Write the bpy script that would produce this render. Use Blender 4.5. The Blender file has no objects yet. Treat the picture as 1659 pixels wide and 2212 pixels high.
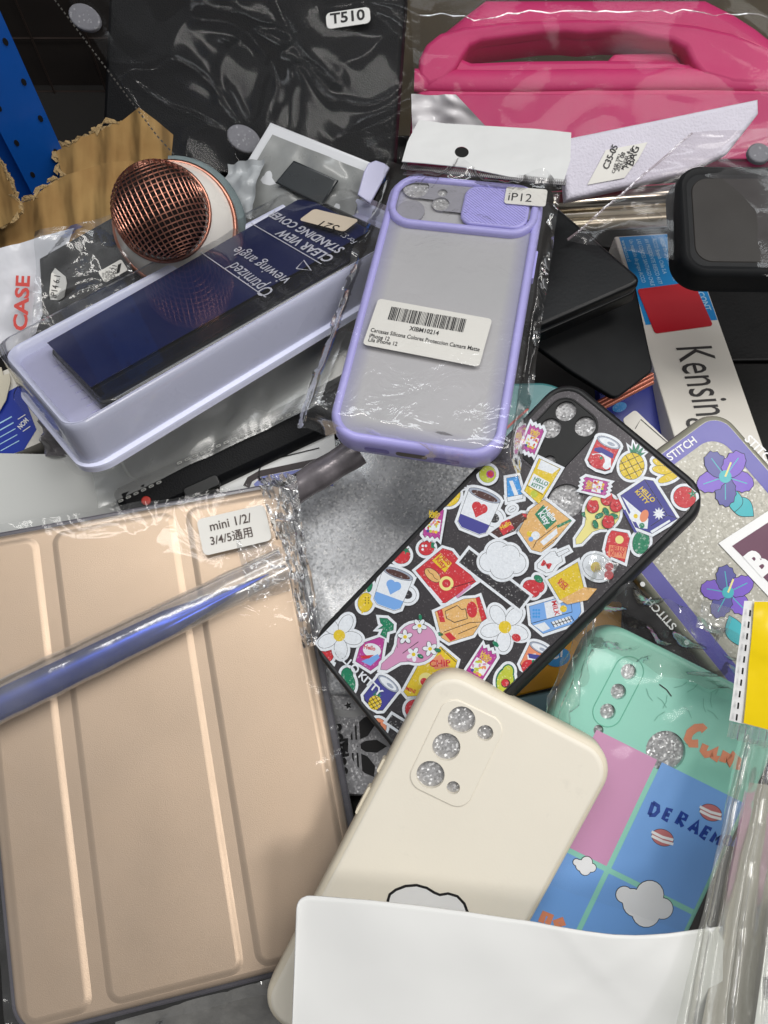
import bpy, bmesh, math, random
from math import sin, cos, pi, radians, sqrt, atan2, hypot
from mathutils import Vector, Matrix, noise

scene = bpy.context.scene
COL = scene.collection
random.seed(7)

# ------------------------------------------------------------------ camera
CAM_Z, PITCH, FPX = 0.45, radians(25), 1661.0
cam_data = bpy.data.cameras.new('camera')
cam = bpy.data.objects.new('camera', cam_data)
COL.objects.link(cam)
cam.location = (0, 0, CAM_Z)
cam.rotation_euler = (PITCH, 0, 0)
cam_data.sensor_fit = 'VERTICAL'
cam_data.sensor_height = 24.0
cam_data.lens = 24.0 * FPX / 2212.0
cam_data.clip_start = 0.01
cam_data.clip_end = 50
scene.camera = cam
scene.render.resolution_x, scene.render.resolution_y = 768, 1024

# ------------------------------------------------------------------ ambient light of the shop
world = bpy.data.worlds.new('World')
scene.world = world
world.use_nodes = True
bg = world.node_tree.nodes['Background']
wn = world.node_tree
# a lit ceiling ahead and above, the dim aisle behind
wtc = wn.nodes.new('ShaderNodeTexCoord')
wsx = wn.nodes.new('ShaderNodeSeparateXYZ')
wn.links.new(wtc.outputs['Generated'], wsx.inputs[0])
wmr = wn.nodes.new('ShaderNodeMapRange')
wmr.inputs['From Min'].default_value = -1.0
wmr.inputs['From Max'].default_value = 1.0
wn.links.new(wsx.outputs[1], wmr.inputs['Value'])
wcr = wn.nodes.new('ShaderNodeValToRGB')
wcr.color_ramp.interpolation = 'EASE'
els = wcr.color_ramp.elements
while len(els) < 4:
    els.new(0.5)
# behind the viewer, overhead, overhead ahead, and the dark underside of the racks ahead
for e, (p, v) in zip(els, ((0.22, 0.16), (0.55, 0.56), (0.68, 0.50), (0.82, 0.07))):
    e.position = p
    e.color = (v, v, v, 1)
wn.links.new(wmr.outputs['Result'], wcr.inputs['Fac'])
bg.inputs['Color'].default_value = (0.95, 0.97, 1.0, 1)
wn.links.new(wcr.outputs['Color'], bg.inputs['Strength'])


def lamp(name, loc, target, sx, sy, power, col):
    d = bpy.data.lights.new(name, 'AREA')
    d.shape = 'RECTANGLE'
    d.size, d.size_y = sx, sy
    d.energy = power
    d.color = col
    o = bpy.data.objects.new(name, d)
    COL.objects.link(o)
    o.location = loc
    o.rotation_euler = (Vector(target) - Vector(loc)).to_track_quat('-Z', 'Y').to_euler()
    return o


# ceiling tubes of the shop, above and beyond the pile and to the side the shadows fall from
lamp('ceiling_lamp', (0.72, 0.34, 1.40), (0.02, 0.12, 0.1), 0.26, 1.2, 9.0, (1.0, 0.97, 0.92))
lamp('ceiling_lamp', (0.10, 0.70, 1.60), (0.0, 0.12, 0.1), 1.2, 0.18, 4.5, (0.93, 0.97, 1.0))
lamp('ceiling_lamp', (-0.28, 0.28, 1.45), (-0.05, 0.12, 0.1), 0.12, 0.75, 3.8, (1.0, 0.97, 0.93))
lamp('ceiling_lamp', (0.60, -0.50, 1.35), (0.0, 0.15, 0.1), 0.5, 0.16, 6.0, (1.0, 0.98, 0.95))

scene.view_settings.view_transform = 'Standard'
scene.view_settings.look = 'None'
scene.view_settings.exposure = 0.02
scene.view_settings.gamma = 1.0
scene.cycles.max_bounces = 10
scene.cycles.transparent_max_bounces = 24
scene.cycles.caustics_reflective = False
scene.cycles.caustics_refractive = False
scene.cycles.sample_clamp_indirect = 4.0

# ------------------------------------------------------------------ geometry of the place
#POSES-BEGIN
POSE = {
    'lilac': ([0.0264, 0.2326, 0.17465], [[0.976, 0.20298, -0.07885], [-0.20623, 0.97786, -0.03545], [0.06991, 0.05086, 0.99626]], 0.075, 0.15),
    'sticker': ([0.04559, 0.11104, 0.15003], [[0.63088, 0.6848, -0.36474], [-0.77163, 0.6029, -0.20272], [0.08108, 0.40934, 0.90877]], 0.07906, 0.16296),
    'beige': ([0.01965, -0.00655, 0.1088], [[0.88911, 0.45044, -0.08117], [-0.43476, 0.77573, -0.45741], [-0.14307, 0.44198, 0.88554]], 0.08019, 0.16434),
    'gold': ([-0.1002, 0.05439, 0.09321], [[0.97626, -0.20471, 0.07072], [0.21517, 0.95394, -0.20904], [-0.02467, 0.2193, 0.97535]], 0.14904, 0.21217),
    'mint': ([0.09225, 0.00759, 0.10493], [[0.89502, 0.44558, 0.01985], [-0.40269, 0.82641, -0.39356], [-0.19176, 0.34425, 0.91908]], 0.0903, 0.16905),
    'stitch': ([0.17095, 0.10516, 0.12853], [[0.58205, 0.81289, -0.02066], [-0.79738, 0.5656, -0.21045], [-0.15939, 0.13897, 0.97739]], 0.1696, 0.08268),
    'kens': ([0.18524, 0.30254, 0.06534], [[0.99416, -0.10457, 0.0267], [0.10479, 0.99447, -0.00674], [-0.02584, 0.0095, 0.99962]], 0.05, 0.16),
    'blister': ([-0.08572, 0.27511, 0.13992], [[0.76278, -0.62665, -0.15965], [0.64363, 0.7118, 0.28123], [-0.0626, -0.31727, 0.94627]], 0.20292, 0.0969),
}
#POSES-END
RC = Matrix.Rotation(PITCH, 3, 'X')


def ray(u, v):
    return RC @ Vector(((u - 829.5) / FPX, (1106.0 - v) / FPX, -1.0))


def at(u, v, z):
    """the point of height z seen in direction (u, v)"""
    d = ray(u, v)
    return Vector((0, 0, CAM_Z)) + d * ((z - CAM_Z) / d.z)


class Frame:
    """a rectangle W x H lying in the pile; local x, y in its face, z out of it"""

    def __init__(s, c, X, Y, Z, W, H):
        s.c, s.W, s.H = Vector(c), W, H
        s.M = Matrix(((X[0], Y[0], Z[0], c[0]), (X[1], Y[1], Z[1], c[1]), (X[2], Y[2], Z[2], c[2]), (0, 0, 0, 1)))
        s.I = s.M.inverted()

    def L(s, u, v, z=0.0):
        o = s.I @ Vector((0, 0, CAM_Z))
        d = s.I.to_3x3() @ ray(u, v)
        t = (z - o.z) / d.z
        return (o.x + d.x * t, o.y + d.y * t)

    def LP(s, pts, z=0.0):
        return [s.L(u, v, z) for u, v in pts]


def posed(n):
    c, R, W, H = POSE[n]
    return Frame(c, [r[0] for r in R], [r[1] for r in R], [r[2] for r in R], W, H)


def tri(tl, tr, bl):
    a, b, c = at(*tl), at(*tr), at(*bl)
    X = (b - a).normalized()
    Y = a - c
    W = (b - a).length
    Y = (Y - X * Y.dot(X))
    H = Y.length
    Y.normalize()
    Z = X.cross(Y)
    return Frame((a + b) / 2 - Y * H / 2, X, Y, Z, W, H)


# ------------------------------------------------------------------ materials
def S(h):
    h = h.lstrip('#')
    f = lambda c: c / 12.92 if c <= 0.04045 else ((c + 0.055) / 1.055) ** 2.4
    return tuple(f(int(h[i:i + 2], 16) / 255) for i in (0, 2, 4))


MATS = {}


def base_mat(name):
    m = bpy.data.materials.new(name)
    m.use_nodes = True
    nt = m.node_tree
    nt.nodes.clear()
    out = nt.nodes.new('ShaderNodeOutputMaterial')
    return m, nt, out


def N(nt, t, **kw):
    n = nt.nodes.new(t)
    for k, v in kw.items():
        if k in n.inputs:
            n.inputs[k].default_value = v
        else:
            setattr(n, k, v)
    return n


def ramp(nt, fac, stops):
    r = nt.nodes.new('ShaderNodeValToRGB')
    e = r.color_ramp.elements
    while len(e) < len(stops):
        e.new(0.5)
    for i, (p, c) in enumerate(stops):
        e[i].position = p
        e[i].color = (c[0], c[1], c[2], 1) if not isinstance(c, (int, float)) else (c, c, c, 1)
    nt.links.new(fac, r.inputs['Fac'])
    return r.outputs['Color']


def mix_col(nt, a, b, fac, mode='MIX'):
    m = nt.nodes.new('ShaderNodeMix')
    m.data_type = 'RGBA'
    m.blend_type = mode
    for sock, v in ((m.inputs[6], a), (m.inputs[7], b), (m.inputs[0], fac)):
        if isinstance(v, bpy.types.NodeSocket):
            nt.links.new(v, sock)
        elif isinstance(v, (int, float)):
            sock.default_value = v
        else:
            sock.default_value = (v[0], v[1], v[2], 1)
    return m.outputs[2]


def mat(name, col, rough=0.5, metal=0.0, spec=0.5, var=0.06, vscale=18, bump=0.0, bscale=400, coat=0.0, dirt=0.0,
        glit=0.0, gscale=1500, sheen=0.0, trans=0.0, rvar=0.10, bdist=0.0005):
    if name in MATS:
        return MATS[name]
    m, nt, out = base_mat(name)
    if isinstance(col, str):
        col = S(col)
    b = N(nt, 'ShaderNodeBsdfPrincipled')
    b.inputs['Metallic'].default_value = metal
    b.inputs['Specular IOR Level'].default_value = spec
    b.inputs['Coat Weight'].default_value = coat
    b.inputs['Coat Roughness'].default_value = 0.12
    b.inputs['Transmission Weight'].default_value = trans
    if sheen:
        b.inputs['Sheen Weight'].default_value = sheen
    tc = N(nt, 'ShaderNodeTexCoord')
    nz = N(nt, 'ShaderNodeTexNoise', Scale=vscale, Detail=5.0, Roughness=0.62)
    nt.links.new(tc.outputs['Object'], nz.inputs['Vector'])
    lo = tuple(max(0, c * (1 - var)) for c in col)
    hi = tuple(min(1, c * (1 + var)) for c in col)
    c = ramp(nt, nz.outputs['Fac'], [(0.3, lo), (0.7, hi)])
    if dirt:
        nd = N(nt, 'ShaderNodeTexNoise', Scale=vscale * 5, Detail=6.0, Roughness=0.7)
        nt.links.new(tc.outputs['Object'], nd.inputs['Vector'])
        f = ramp(nt, nd.outputs['Fac'], [(0.60, 0.0), (0.78, dirt)])
        c = mix_col(nt, c, tuple(x * 0.45 for x in col), f)
    nr = N(nt, 'ShaderNodeTexNoise', Scale=vscale * 3, Detail=4.0)
    nt.links.new(tc.outputs['Object'], nr.inputs['Vector'])
    mr = N(nt, 'ShaderNodeMapRange')
    mr.inputs['To Min'].default_value = max(0.02, rough - rvar)
    mr.inputs['To Max'].default_value = min(1, rough + rvar)
    nt.links.new(nr.outputs['Fac'], mr.inputs['Value'])
    nt.links.new(mr.outputs['Result'], b.inputs['Roughness'])
    if glit:
        v = N(nt, 'ShaderNodeTexVoronoi', Scale=gscale)
        nt.links.new(tc.outputs['Object'], v.inputs['Vector'])
        sub = N(nt, 'ShaderNodeVectorMath', operation='SUBTRACT')
        nt.links.new(v.outputs['Color'], sub.inputs[0])
        sub.inputs[1].default_value = (0.5, 0.5, 0.5)
        sc = N(nt, 'ShaderNodeVectorMath', operation='SCALE')
        nt.links.new(sub.outputs[0], sc.inputs[0])
        sc.inputs['Scale'].default_value = glit * 0.55
        geo = N(nt, 'ShaderNodeNewGeometry')
        ad = N(nt, 'ShaderNodeVectorMath', operation='ADD')
        nt.links.new(geo.outputs['Normal'], ad.inputs[0])
        nt.links.new(sc.outputs[0], ad.inputs[1])
        nm = N(nt, 'ShaderNodeVectorMath', operation='NORMALIZE')
        nt.links.new(ad.outputs[0], nm.inputs[0])
        nt.links.new(nm.outputs[0], b.inputs['Normal'])
        sx = N(nt, 'ShaderNodeSeparateXYZ')
        nt.links.new(v.outputs['Color'], sx.inputs[0])
        g = ramp(nt, sx.outputs[0], [(0.0, 1 - 0.30 * min(1, glit)), (0.45, 1.0), (1.0, 1.0)])
        c = mix_col(nt, c, g, 1.0, 'MULTIPLY')
        w = ramp(nt, sx.outputs[1], [(0.0, 0.0), (0.90 - 0.10 * glit, 0.0), (0.98, min(1.0, glit * 1.1)), (1.0, min(1.0, glit * 1.3))])
        c = mix_col(nt, c, (0.95, 0.95, 0.95), w)
    elif bump:
        nb = N(nt, 'ShaderNodeTexNoise', Scale=bscale, Detail=3.0)
        nt.links.new(tc.outputs['Object'], nb.inputs['Vector'])
        bp = N(nt, 'ShaderNodeBump', Strength=bump, Distance=bdist)
        nt.links.new(nb.outputs['Fac'], bp.inputs['Height'])
        nt.links.new(bp.outputs['Normal'], b.inputs['Normal'])
    nt.links.new(c, b.inputs['Base Color'])
    nt.links.new(b.outputs[0], out.inputs[0])
    MATS[name] = m
    return m


def film(name, tint=(0.97, 0.97, 0.97), gloss=0.55, base=0.035, haze=0.03, rough=0.07, bump=0.35, bscale=60, hcol=(0.8, 0.8, 0.8)):
    """thin clear plastic: what lies behind shows through, the lamps glint on its folds"""
    if name in MATS:
        return MATS[name]
    m, nt, out = base_mat(name)
    tr = N(nt, 'ShaderNodeBsdfTransparent', Color=(*tint, 1))
    gl = N(nt, 'ShaderNodeBsdfAnisotropic') if False else N(nt, 'ShaderNodeBsdfGlossy', Roughness=rough)
    gl.inputs['Color'].default_value = (1, 1, 1, 1)
    df = N(nt, 'ShaderNodeBsdfDiffuse', Color=(*hcol, 1))
    tc = N(nt, 'ShaderNodeTexCoord')
    nb = N(nt, 'ShaderNodeTexNoise', Scale=bscale, Detail=4.0, Roughness=0.55, Distortion=0.6)
    nt.links.new(tc.outputs['Object'], nb.inputs['Vector'])
    bp = N(nt, 'ShaderNodeBump', Strength=bump, Distance=0.002)
    nt.links.new(nb.outputs['Fac'], bp.inputs['Height'])
    nt.links.new(bp.outputs['Normal'], gl.inputs['Normal'])
    lw = N(nt, 'ShaderNodeLayerWeight', Blend=0.25)
    nt.links.new(bp.outputs['Normal'], lw.inputs['Normal'])
    mu = N(nt, 'ShaderNodeMath', operation='MULTIPLY_ADD')
    nt.links.new(lw.outputs['Fresnel'], mu.inputs[0])
    mu.inputs[1].default_value = gloss
    mu.inputs[2].default_value = base
    mu.use_clamp = True
    nh = N(nt, 'ShaderNodeTexNoise', Scale=bscale * 0.6, Detail=6.0, Roughness=0.7)
    nt.links.new(tc.outputs['Object'], nh.inputs['Vector'])
    mh = N(nt, 'ShaderNodeMapRange')
    mh.inputs['From Min'].default_value = 0.3
    mh.inputs['From Max'].default_value = 0.75
    mh.inputs['To Min'].default_value = haze * 0.5
    mh.inputs['To Max'].default_value = haze * 1.5
    nt.links.new(nh.outputs['Fac'], mh.inputs['Value'])
    m1 = N(nt, 'ShaderNodeMixShader')
    nt.links.new(mh.outputs['Result'], m1.inputs[0])
    nt.links.new(tr.outputs[0], m1.inputs[1])
    nt.links.new(df.outputs[0], m1.inputs[2])
    m2 = N(nt, 'ShaderNodeMixShader')
    nt.links.new(mu.outputs[0], m2.inputs[0])
    nt.links.new(m1.outputs[0], m2.inputs[1])
    nt.links.new(gl.outputs[0], m2.inputs[2])
    nt.links.new(m2.outputs[0], out.inputs[0])
    MATS[name] = m
    return m


FILM = film('clear_film')
FILM_SOFT = film('soft_clear_film', haze=0.07, rough=0.16, base=0.03)
FILM_HAZY = film('hazy_film', tint=(0.80, 0.81, 0.81), haze=0.30, rough=0.22, base=0.07, bscale=22, hcol=(0.60, 0.61, 0.59))
FILM_DARK = film('sleeve_film', haze=0.006, rough=0.10, base=0.003, gloss=0.13, bump=0.22, bscale=22)
CRINKLE = film('crinkle_film', tint=(0.9, 0.9, 0.9), haze=0.10, rough=0.09, base=0.10, gloss=0.8, bump=0.3, bscale=60)
FILM_SMOKE = film('smoky_film', tint=(0.62, 0.63, 0.64), haze=0.05, rough=0.10)

WHITE = mat('white_paper', '#e4e4e2', 0.75, var=0.02, bump=0.15, bscale=900)
LABEL = mat('label_paper', '#dcdad4', 0.6, var=0.025, dirt=0.05)
INK = mat('black_ink', '#161416', 0.6, var=0.05)
BLACK = mat('black_plastic', '#131414', 0.42, var=0.15, bump=0.06, bscale=700)
BLACK_SOFT = mat('soft_black_silicone', '#141517', 0.62, spec=0.3, var=0.15, dirt=0.25)
LEATHER = mat('black_leather', '#090a0d', 0.55, spec=0.2, var=0.15, bump=0.55, bscale=1100)
FOAM = mat('silver_foam', '#a8a7a8', 0.34, metal=0.15, glit=0.75, gscale=1300, var=0.10)


# ------------------------------------------------------------------ mesh builder
def rrect(W, H, r, n=8, cx=0, cy=0):
    r = max(0.0002, min(r, W / 2 - 1e-5, H / 2 - 1e-5))
    p = []
    for (sx, sy, a0) in ((1, 1, 0), (-1, 1, 90), (-1, -1, 180), (1, -1, 270)):
        for i in range(n + 1):
            a = radians(a0 + 90 * i / n)
            p.append((cx + sx * (W / 2 - r) + r * cos(a), cy + sy * (H / 2 - r) + r * sin(a)))
    return p


def circ(x, y, r, n=28):
    return [(x + r * cos(2 * pi * i / n), y + r * sin(2 * pi * i / n)) for i in range(n)]


def ell(x, y, rx, ry, deg=0, n=26):
    a = radians(deg)
    return [(x + rx * cos(t) * cos(a) - ry * sin(t) * sin(a), y + rx * cos(t) * sin(a) + ry * sin(t) * cos(a))
            for t in (2 * pi * i / n for i in range(n))]


def area2(p):
    return sum(p[i][0] * p[(i + 1) % len(p)][1] - p[(i + 1) % len(p)][0] * p[i][1] for i in range(len(p)))


def offset(p, d):
    """polygon grown outwards by d"""
    s = 1 if area2(p) > 0 else -1
    n = len(p)
    out = []
    for i in range(n):
        a, b, c = p[i - 1], p[i], p[(i + 1) % n]
        e1 = (b[0] - a[0], b[1] - a[1]); e2 = (c[0] - b[0], c[1] - b[1])
        l1 = hypot(*e1) or 1e-9; l2 = hypot(*e2) or 1e-9
        n1 = (s * e1[1] / l1, -s * e1[0] / l1); n2 = (s * e2[1] / l2, -s * e2[0] / l2)
        m = (n1[0] + n2[0], n1[1] + n2[1]); ml = hypot(*m) or 1e-9
        m = (m[0] / ml, m[1] / ml)
        k = d / max(0.55, m[0] * n1[0] + m[1] * n1[1])
        out.append((b[0] + m[0] * k, b[1] + m[1] * k))
    return out


TEXTS = {}


def text_mesh(s, bold=0.0):
    k = (s, bold)
    if k not in TEXTS:
        cu = bpy.data.curves.new('lettering', 'FONT')
        cu.body = s
        cu.offset = bold
        cu.resolution_u = 3
        o = bpy.data.objects.new('lettering', cu)
        COL.objects.link(o)
        dg = bpy.context.evaluated_depsgraph_get()
        me = bpy.data.meshes.new_from_object(o.evaluated_get(dg))
        v = [(q.co.x, q.co.y) for q in me.vertices]
        f = [list(q.vertices) for q in me.polygons]
        bpy.data.objects.remove(o)
        bpy.data.curves.remove(cu)
        bpy.data.meshes.remove(me)
        x0 = min((q[0] for q in v), default=0)
        x1 = max((q[0] for q in v), default=1)
        TEXTS[k] = ([(x - x0, y) for x, y in v], f, x1 - x0)
    return TEXTS[k]


class MB:
    def __init__(s):
        s.v, s.f, s.m, s.mats, s.sm = [], [], [], [], []

    def mi(s, m):
        if m not in s.mats:
            s.mats.append(m)
        return s.mats.index(m)

    def face(s, idx, m, smooth=False):
        s.f.append(idx); s.m.append(s.mi(m)); s.sm.append(smooth)

    def poly(s, pts, z, m):
        if area2(pts) < 0:
            pts = pts[::-1]
        b = len(s.v)
        s.v += [(x, y, z) for x, y in pts]
        s.face(list(range(b, b + len(pts))), m)

    def holed(s, outer, holes, z, m, depth=0.0, wall=None):
        bm = bmesh.new()
        for loop in [outer] + holes:
            vs = [bm.verts.new((x, y, z)) for x, y in loop]
            for i in range(len(vs)):
                bm.edges.new((vs[i], vs[(i + 1) % len(vs)]))
        bmesh.ops.triangle_fill(bm, use_beauty=True, use_dissolve=False, edges=bm.edges[:], normal=(0, 0, 1))
        bm.verts.index_update()
        b = len(s.v)
        s.v += [tuple(q.co) for q in bm.verts]
        for f in bm.faces:
            ix = [b + q.index for q in f.verts]
            if f.normal.z < 0:
                ix = ix[::-1]
            s.face(ix, m)
        bm.free()
        if depth:
            for h in holes:
                h = h if area2(h) > 0 else h[::-1]
                s.rings([[(x, y, z) for x, y in h], [(x, y, z - depth) for x, y in h]], wall or m)

    def rings(s, rs, m, close=True, smooth=True):
        n = len(rs[0])
        b = len(s.v)
        for r in rs:
            s.v += [tuple(q) for q in r]
        for k in range(len(rs) - 1):
            for i in range(n if close else n - 1):
                j = (i + 1) % n
                s.face([b + k * n + i, b + k * n + j, b + (k + 1) * n + j, b + (k + 1) * n + i], m, smooth)

    def slab(s, W, H, r, prof, m, cx=0, cy=0, cap=True, holes=None, hd=0.002, n=8, bottom=True, capm=None):
        """rounded slab: prof = [(inset, z)...] from the underside up to the top face"""
        rs = []
        for d, z in prof:
            rs.append([(x, y, z) for x, y in rrect(W - 2 * d, H - 2 * d, r - d, n, cx, cy)])
        s.rings(rs, m)
        if bottom:
            s.poly([(x, y) for x, y, _ in rs[0]], prof[0][1], m)
        if cap:
            top = [(x, y) for x, y, _ in rs[-1]]
            if holes:
                s.holed(top, holes, prof[-1][1], capm or m, hd)
            else:
                s.poly(top, prof[-1][1], capm or m)

    def prism(s, pts, z0, z1, m, side=None, bev=0.0):
        if area2(pts) < 0:
            pts = pts[::-1]
        rs = [[(x, y, z0) for x, y in pts]]
        if bev:
            for k in range(4):
                a = pi / 2 * k / 3
                q = offset(pts, -bev * (1 - cos(a)))
                rs.append([(x, y, z1 - bev + bev * sin(a)) for x, y in q])
        else:
            rs.append([(x, y, z1) for x, y in pts])
        s.rings(rs, side or m, smooth=bool(bev))
        s.poly([(x, y) for x, y, _ in rs[-1]], z1, m)
        s.poly(pts, z0, side or m)

    def stroke(s, pts, w, z, m):
        """flat line of width w"""
        n = len(pts)
        L_, R_ = [], []
        for i in range(n):
            a = pts[max(0, i - 1)]; c = pts[min(n - 1, i + 1)]
            t = (c[0] - a[0], c[1] - a[1]); l = hypot(*t) or 1e-9
            nx, ny = -t[1] / l * w / 2, t[0] / l * w / 2
            L_.append((pts[i][0] + nx, pts[i][1] + ny)); R_.append((pts[i][0] - nx, pts[i][1] - ny))
        b = len(s.v)
        for i in range(n):
            s.v += [(*L_[i], z), (*R_[i], z)]
        for i in range(n - 1):
            s.face([b + 2 * i, b + 2 * i + 1, b + 2 * i + 3, b + 2 * i + 2], m)

    def text(s, t, p0, p1, z, m, squash=1.0, bold=0.0, h=None):
        """lettering whose baseline runs from p0 to p1"""
        v, f, w = text_mesh(t, bold)
        dx, dy = p1[0] - p0[0], p1[1] - p0[1]
        l = hypot(dx, dy)
        sx = l / w
        sy = sx * squash if h is None else h / 0.69
        ux, uy = dx / l, dy / l
        b = len(s.v)
        s.v += [(p0[0] + ux * x * sx - uy * y * sy, p0[1] + uy * x * sx + ux * y * sy, z) for x, y in v]
        for q in f:
            s.face([b + i for i in q], m)

    def tube(s, pts, rad, m, n=14, caps=True, squash=1.0):
        P = [Vector(p) for p in pts]
        rs = []
        up = Vector((0, 0, 1))
        for i, p in enumerate(P):
            t = (P[min(i + 1, len(P) - 1)] - P[max(0, i - 1)]).normalized()
            a = t.cross(up)
            a = a.normalized() if a.length > 1e-4 else Vector((1, 0, 0))
            c = a.cross(t).normalized()
            r = rad[i] if isinstance(rad, (list, tuple)) else rad
            rs.append([p + a * (r * cos(2 * pi * k / n)) + c * (r * squash * sin(2 * pi * k / n)) for k in range(n)])
        s.rings(rs, m)
        if caps:
            for r in (rs[0], rs[-1]):
                b = len(s.v)
                s.v += [tuple(q) for q in r]
                s.face(list(range(b, b + n)), m)

    def grid(s, fn, nx, ny, m, smooth=True):
        b = len(s.v)
        for j in range(ny + 1):
            for i in range(nx + 1):
                s.v.append(tuple(fn(i / nx, j / ny)))
        for j in range(ny):
            for i in range(nx):
                a = b + j * (nx + 1) + i
                s.face([a, a + 1, a + nx + 2, a + nx + 1], m, smooth)

    def build(s, name, parent=None, frame=None, solid=0.0):
        me = bpy.data.meshes.new(name)
        me.from_pydata(s.v, [], s.f)
        for q in s.mats:
            me.materials.append(q)
        me.polygons.foreach_set('material_index', s.m)
        me.polygons.foreach_set('use_smooth', s.sm)
        me.update()
        try:
            me.set_sharp_from_angle(angle=radians(50))
        except Exception:
            pass
        o = bpy.data.objects.new(name, me)
        COL.objects.link(o)
        if parent is not None:
            o.parent = parent
        if frame is not None:
            o.matrix_world = frame.M
        return o


def thing(name, label, cat, fr=None, group=None):
    o = bpy.data.objects.new(name, None)
    o.empty_display_size = 0.02
    COL.objects.link(o)
    if fr is not None:
        o.matrix_world = fr.M
    o['label'] = label
    o['category'] = cat
    if group:
        o['group'] = group
    return o


def tag(o, label, cat, group=None, kind=None):
    if kind:
        o['kind'] = kind
    if label:
        o['label'] = label
    if cat:
        o['category'] = cat
    if group:
        o['group'] = group
    return o


SIDE = [(0.0008, -0.0095), (0.0, -0.0085), (0.0, -0.0028), (0.0004, -0.0014), (0.0012, -0.0005), (0.0024, 0.0)]


def crease(x, y, sc, seed):
    p = Vector((x * sc + seed * 3.7, y * sc - seed * 1.9, seed * 0.77))
    d = noise.voronoi(p)[0]
    return (d[1] - d[0])


def film_sheet(mb, quad, m, nx=40, ny=40, edge=1.0, mid=0.15, amp=0.003, sc=60, seed=1, lift=None, smooth=False, rag=0.0, soft=False, band=0.16):
    """crumpled sheet through four points (TL TR BR BL); folds are strongest near its border"""
    a, b, c, d = [Vector(q) for q in quad]
    nrm = (b - a).cross(a - d).normalized()

    def fn(s, t):
        e = min(s, 1 - s, t, 1 - t)
        if rag and e < 1e-6:
            k = noise.noise(Vector((s * 9 + seed, t * 9, seed))) * rag
        else:
            k = 0
        p = a * (1 - s) * (1 - t) + b * s * (1 - t) + c * s * t + d * (1 - s) * t
        w = mid + (edge - mid) * max(0.0, 1 - e / band) ** 1.5
        L = (a - b).length
        h = (crease(s * L, t * (a - d).length, sc, seed) - 0.25) * amp * 2 + noise.noise(Vector((s * 4, t * 4, seed))) * amp * 0.8
        if soft:
            X = Vector((s * L, t * (a - d).length, seed * 0.13)) * sc
            X += Vector((noise.noise(X * 0.7), noise.noise(X * 0.7 + Vector((9, 2, 1))), 0)) * 0.8
            r1 = 1 - abs(noise.noise(X * 0.55)) * 2
            h = amp * (0.9 * noise.noise(X * 0.4) + 0.55 * max(0.0, r1) ** 5 + 0.20 * max(0.0, 1 - abs(noise.noise(X * 1.3)) * 2) ** 4)
        q = p + nrm * (h * w)
        if lift:
            q += nrm * lift(s, t)
        if k:
            q += (p - (a + b + c + d) / 4) * k
        return q
    mb.grid(fn, nx, ny, m, smooth)

# ------------------------------------------------------------------ the setting: shelf board and dark wall behind it
DARK = mat('dark_board', '#0e0c0b', 0.8, var=0.3, vscale=6, bump=0.2, bscale=90)
b = MB()
b.poly([(-2, -2), (2, -2), (2, 2), (-2, 2)], 0.0, DARK)
tag(b.build('shelf_surface'), None, None, kind='structure')
b = MB()
b.v += [(-2, 0.62, -0.2), (2, 0.62, -0.2), (2, 0.62, 0.9), (-2, 0.62, 0.9)]
b.face([0, 1, 2, 3], mat('dark_wall', '#1e1612', 0.85, var=0.35, vscale=8, bump=0.3, bscale=60))
tag(b.build('wall'), None, None, kind='structure')

# wire grid in front of the wall
t = thing('wire_grid', 'dim wire grid on the dark wall beside the blue post', 'wire grid')
wm = mat('dull_wire', '#3a302c', 0.5, metal=0.5, var=0.2)
for k in range(4):
    b = MB(); b.tube([(-0.48, 0.612, 0.0 + k * 0.047), (0.0, 0.612, 0.0 + k * 0.047)], 0.0009, wm, n=6)
    b.build('wire', t)
for k in range(9):
    b = MB(); b.tube([(-0.42 + k * 0.045, 0.610, -0.02), (-0.42 + k * 0.045, 0.610, 0.2)], 0.0009, wm, n=6)
    b.build('wire', t)

# ------------------------------------------------------------------ blue perforated shelf post
t = thing('shelf_post', 'blue perforated steel shelf post standing behind the torn cardboard', 'shelf post')
BLUE = mat('blue_paint', '#1260c4', 0.42, var=0.08, bump=0.05, bscale=300, coat=0.2)
pa = at(10, -20, 0.14); pb = at(48, -20, 0.14)
px, py = pb.x, 0.53
b = MB()
w1, w2 = 0.030, 0.040


def vbox(b, x0, x1, y0, y1, z0, z1, m):
    k = len(b.v)
    b.v += [(x0, y0, z0), (x1, y0, z0), (x1, y1, z0), (x0, y1, z0), (x0, y0, z1), (x1, y0, z1), (x1, y1, z1), (x0, y1, z1)]
    for q in ((3, 2, 1, 0), (4, 5, 6, 7), (0, 1, 5, 4), (1, 2, 6, 5), (2, 3, 7, 6), (3, 0, 4, 7)):
        b.face([k + i for i in q], m)


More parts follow.
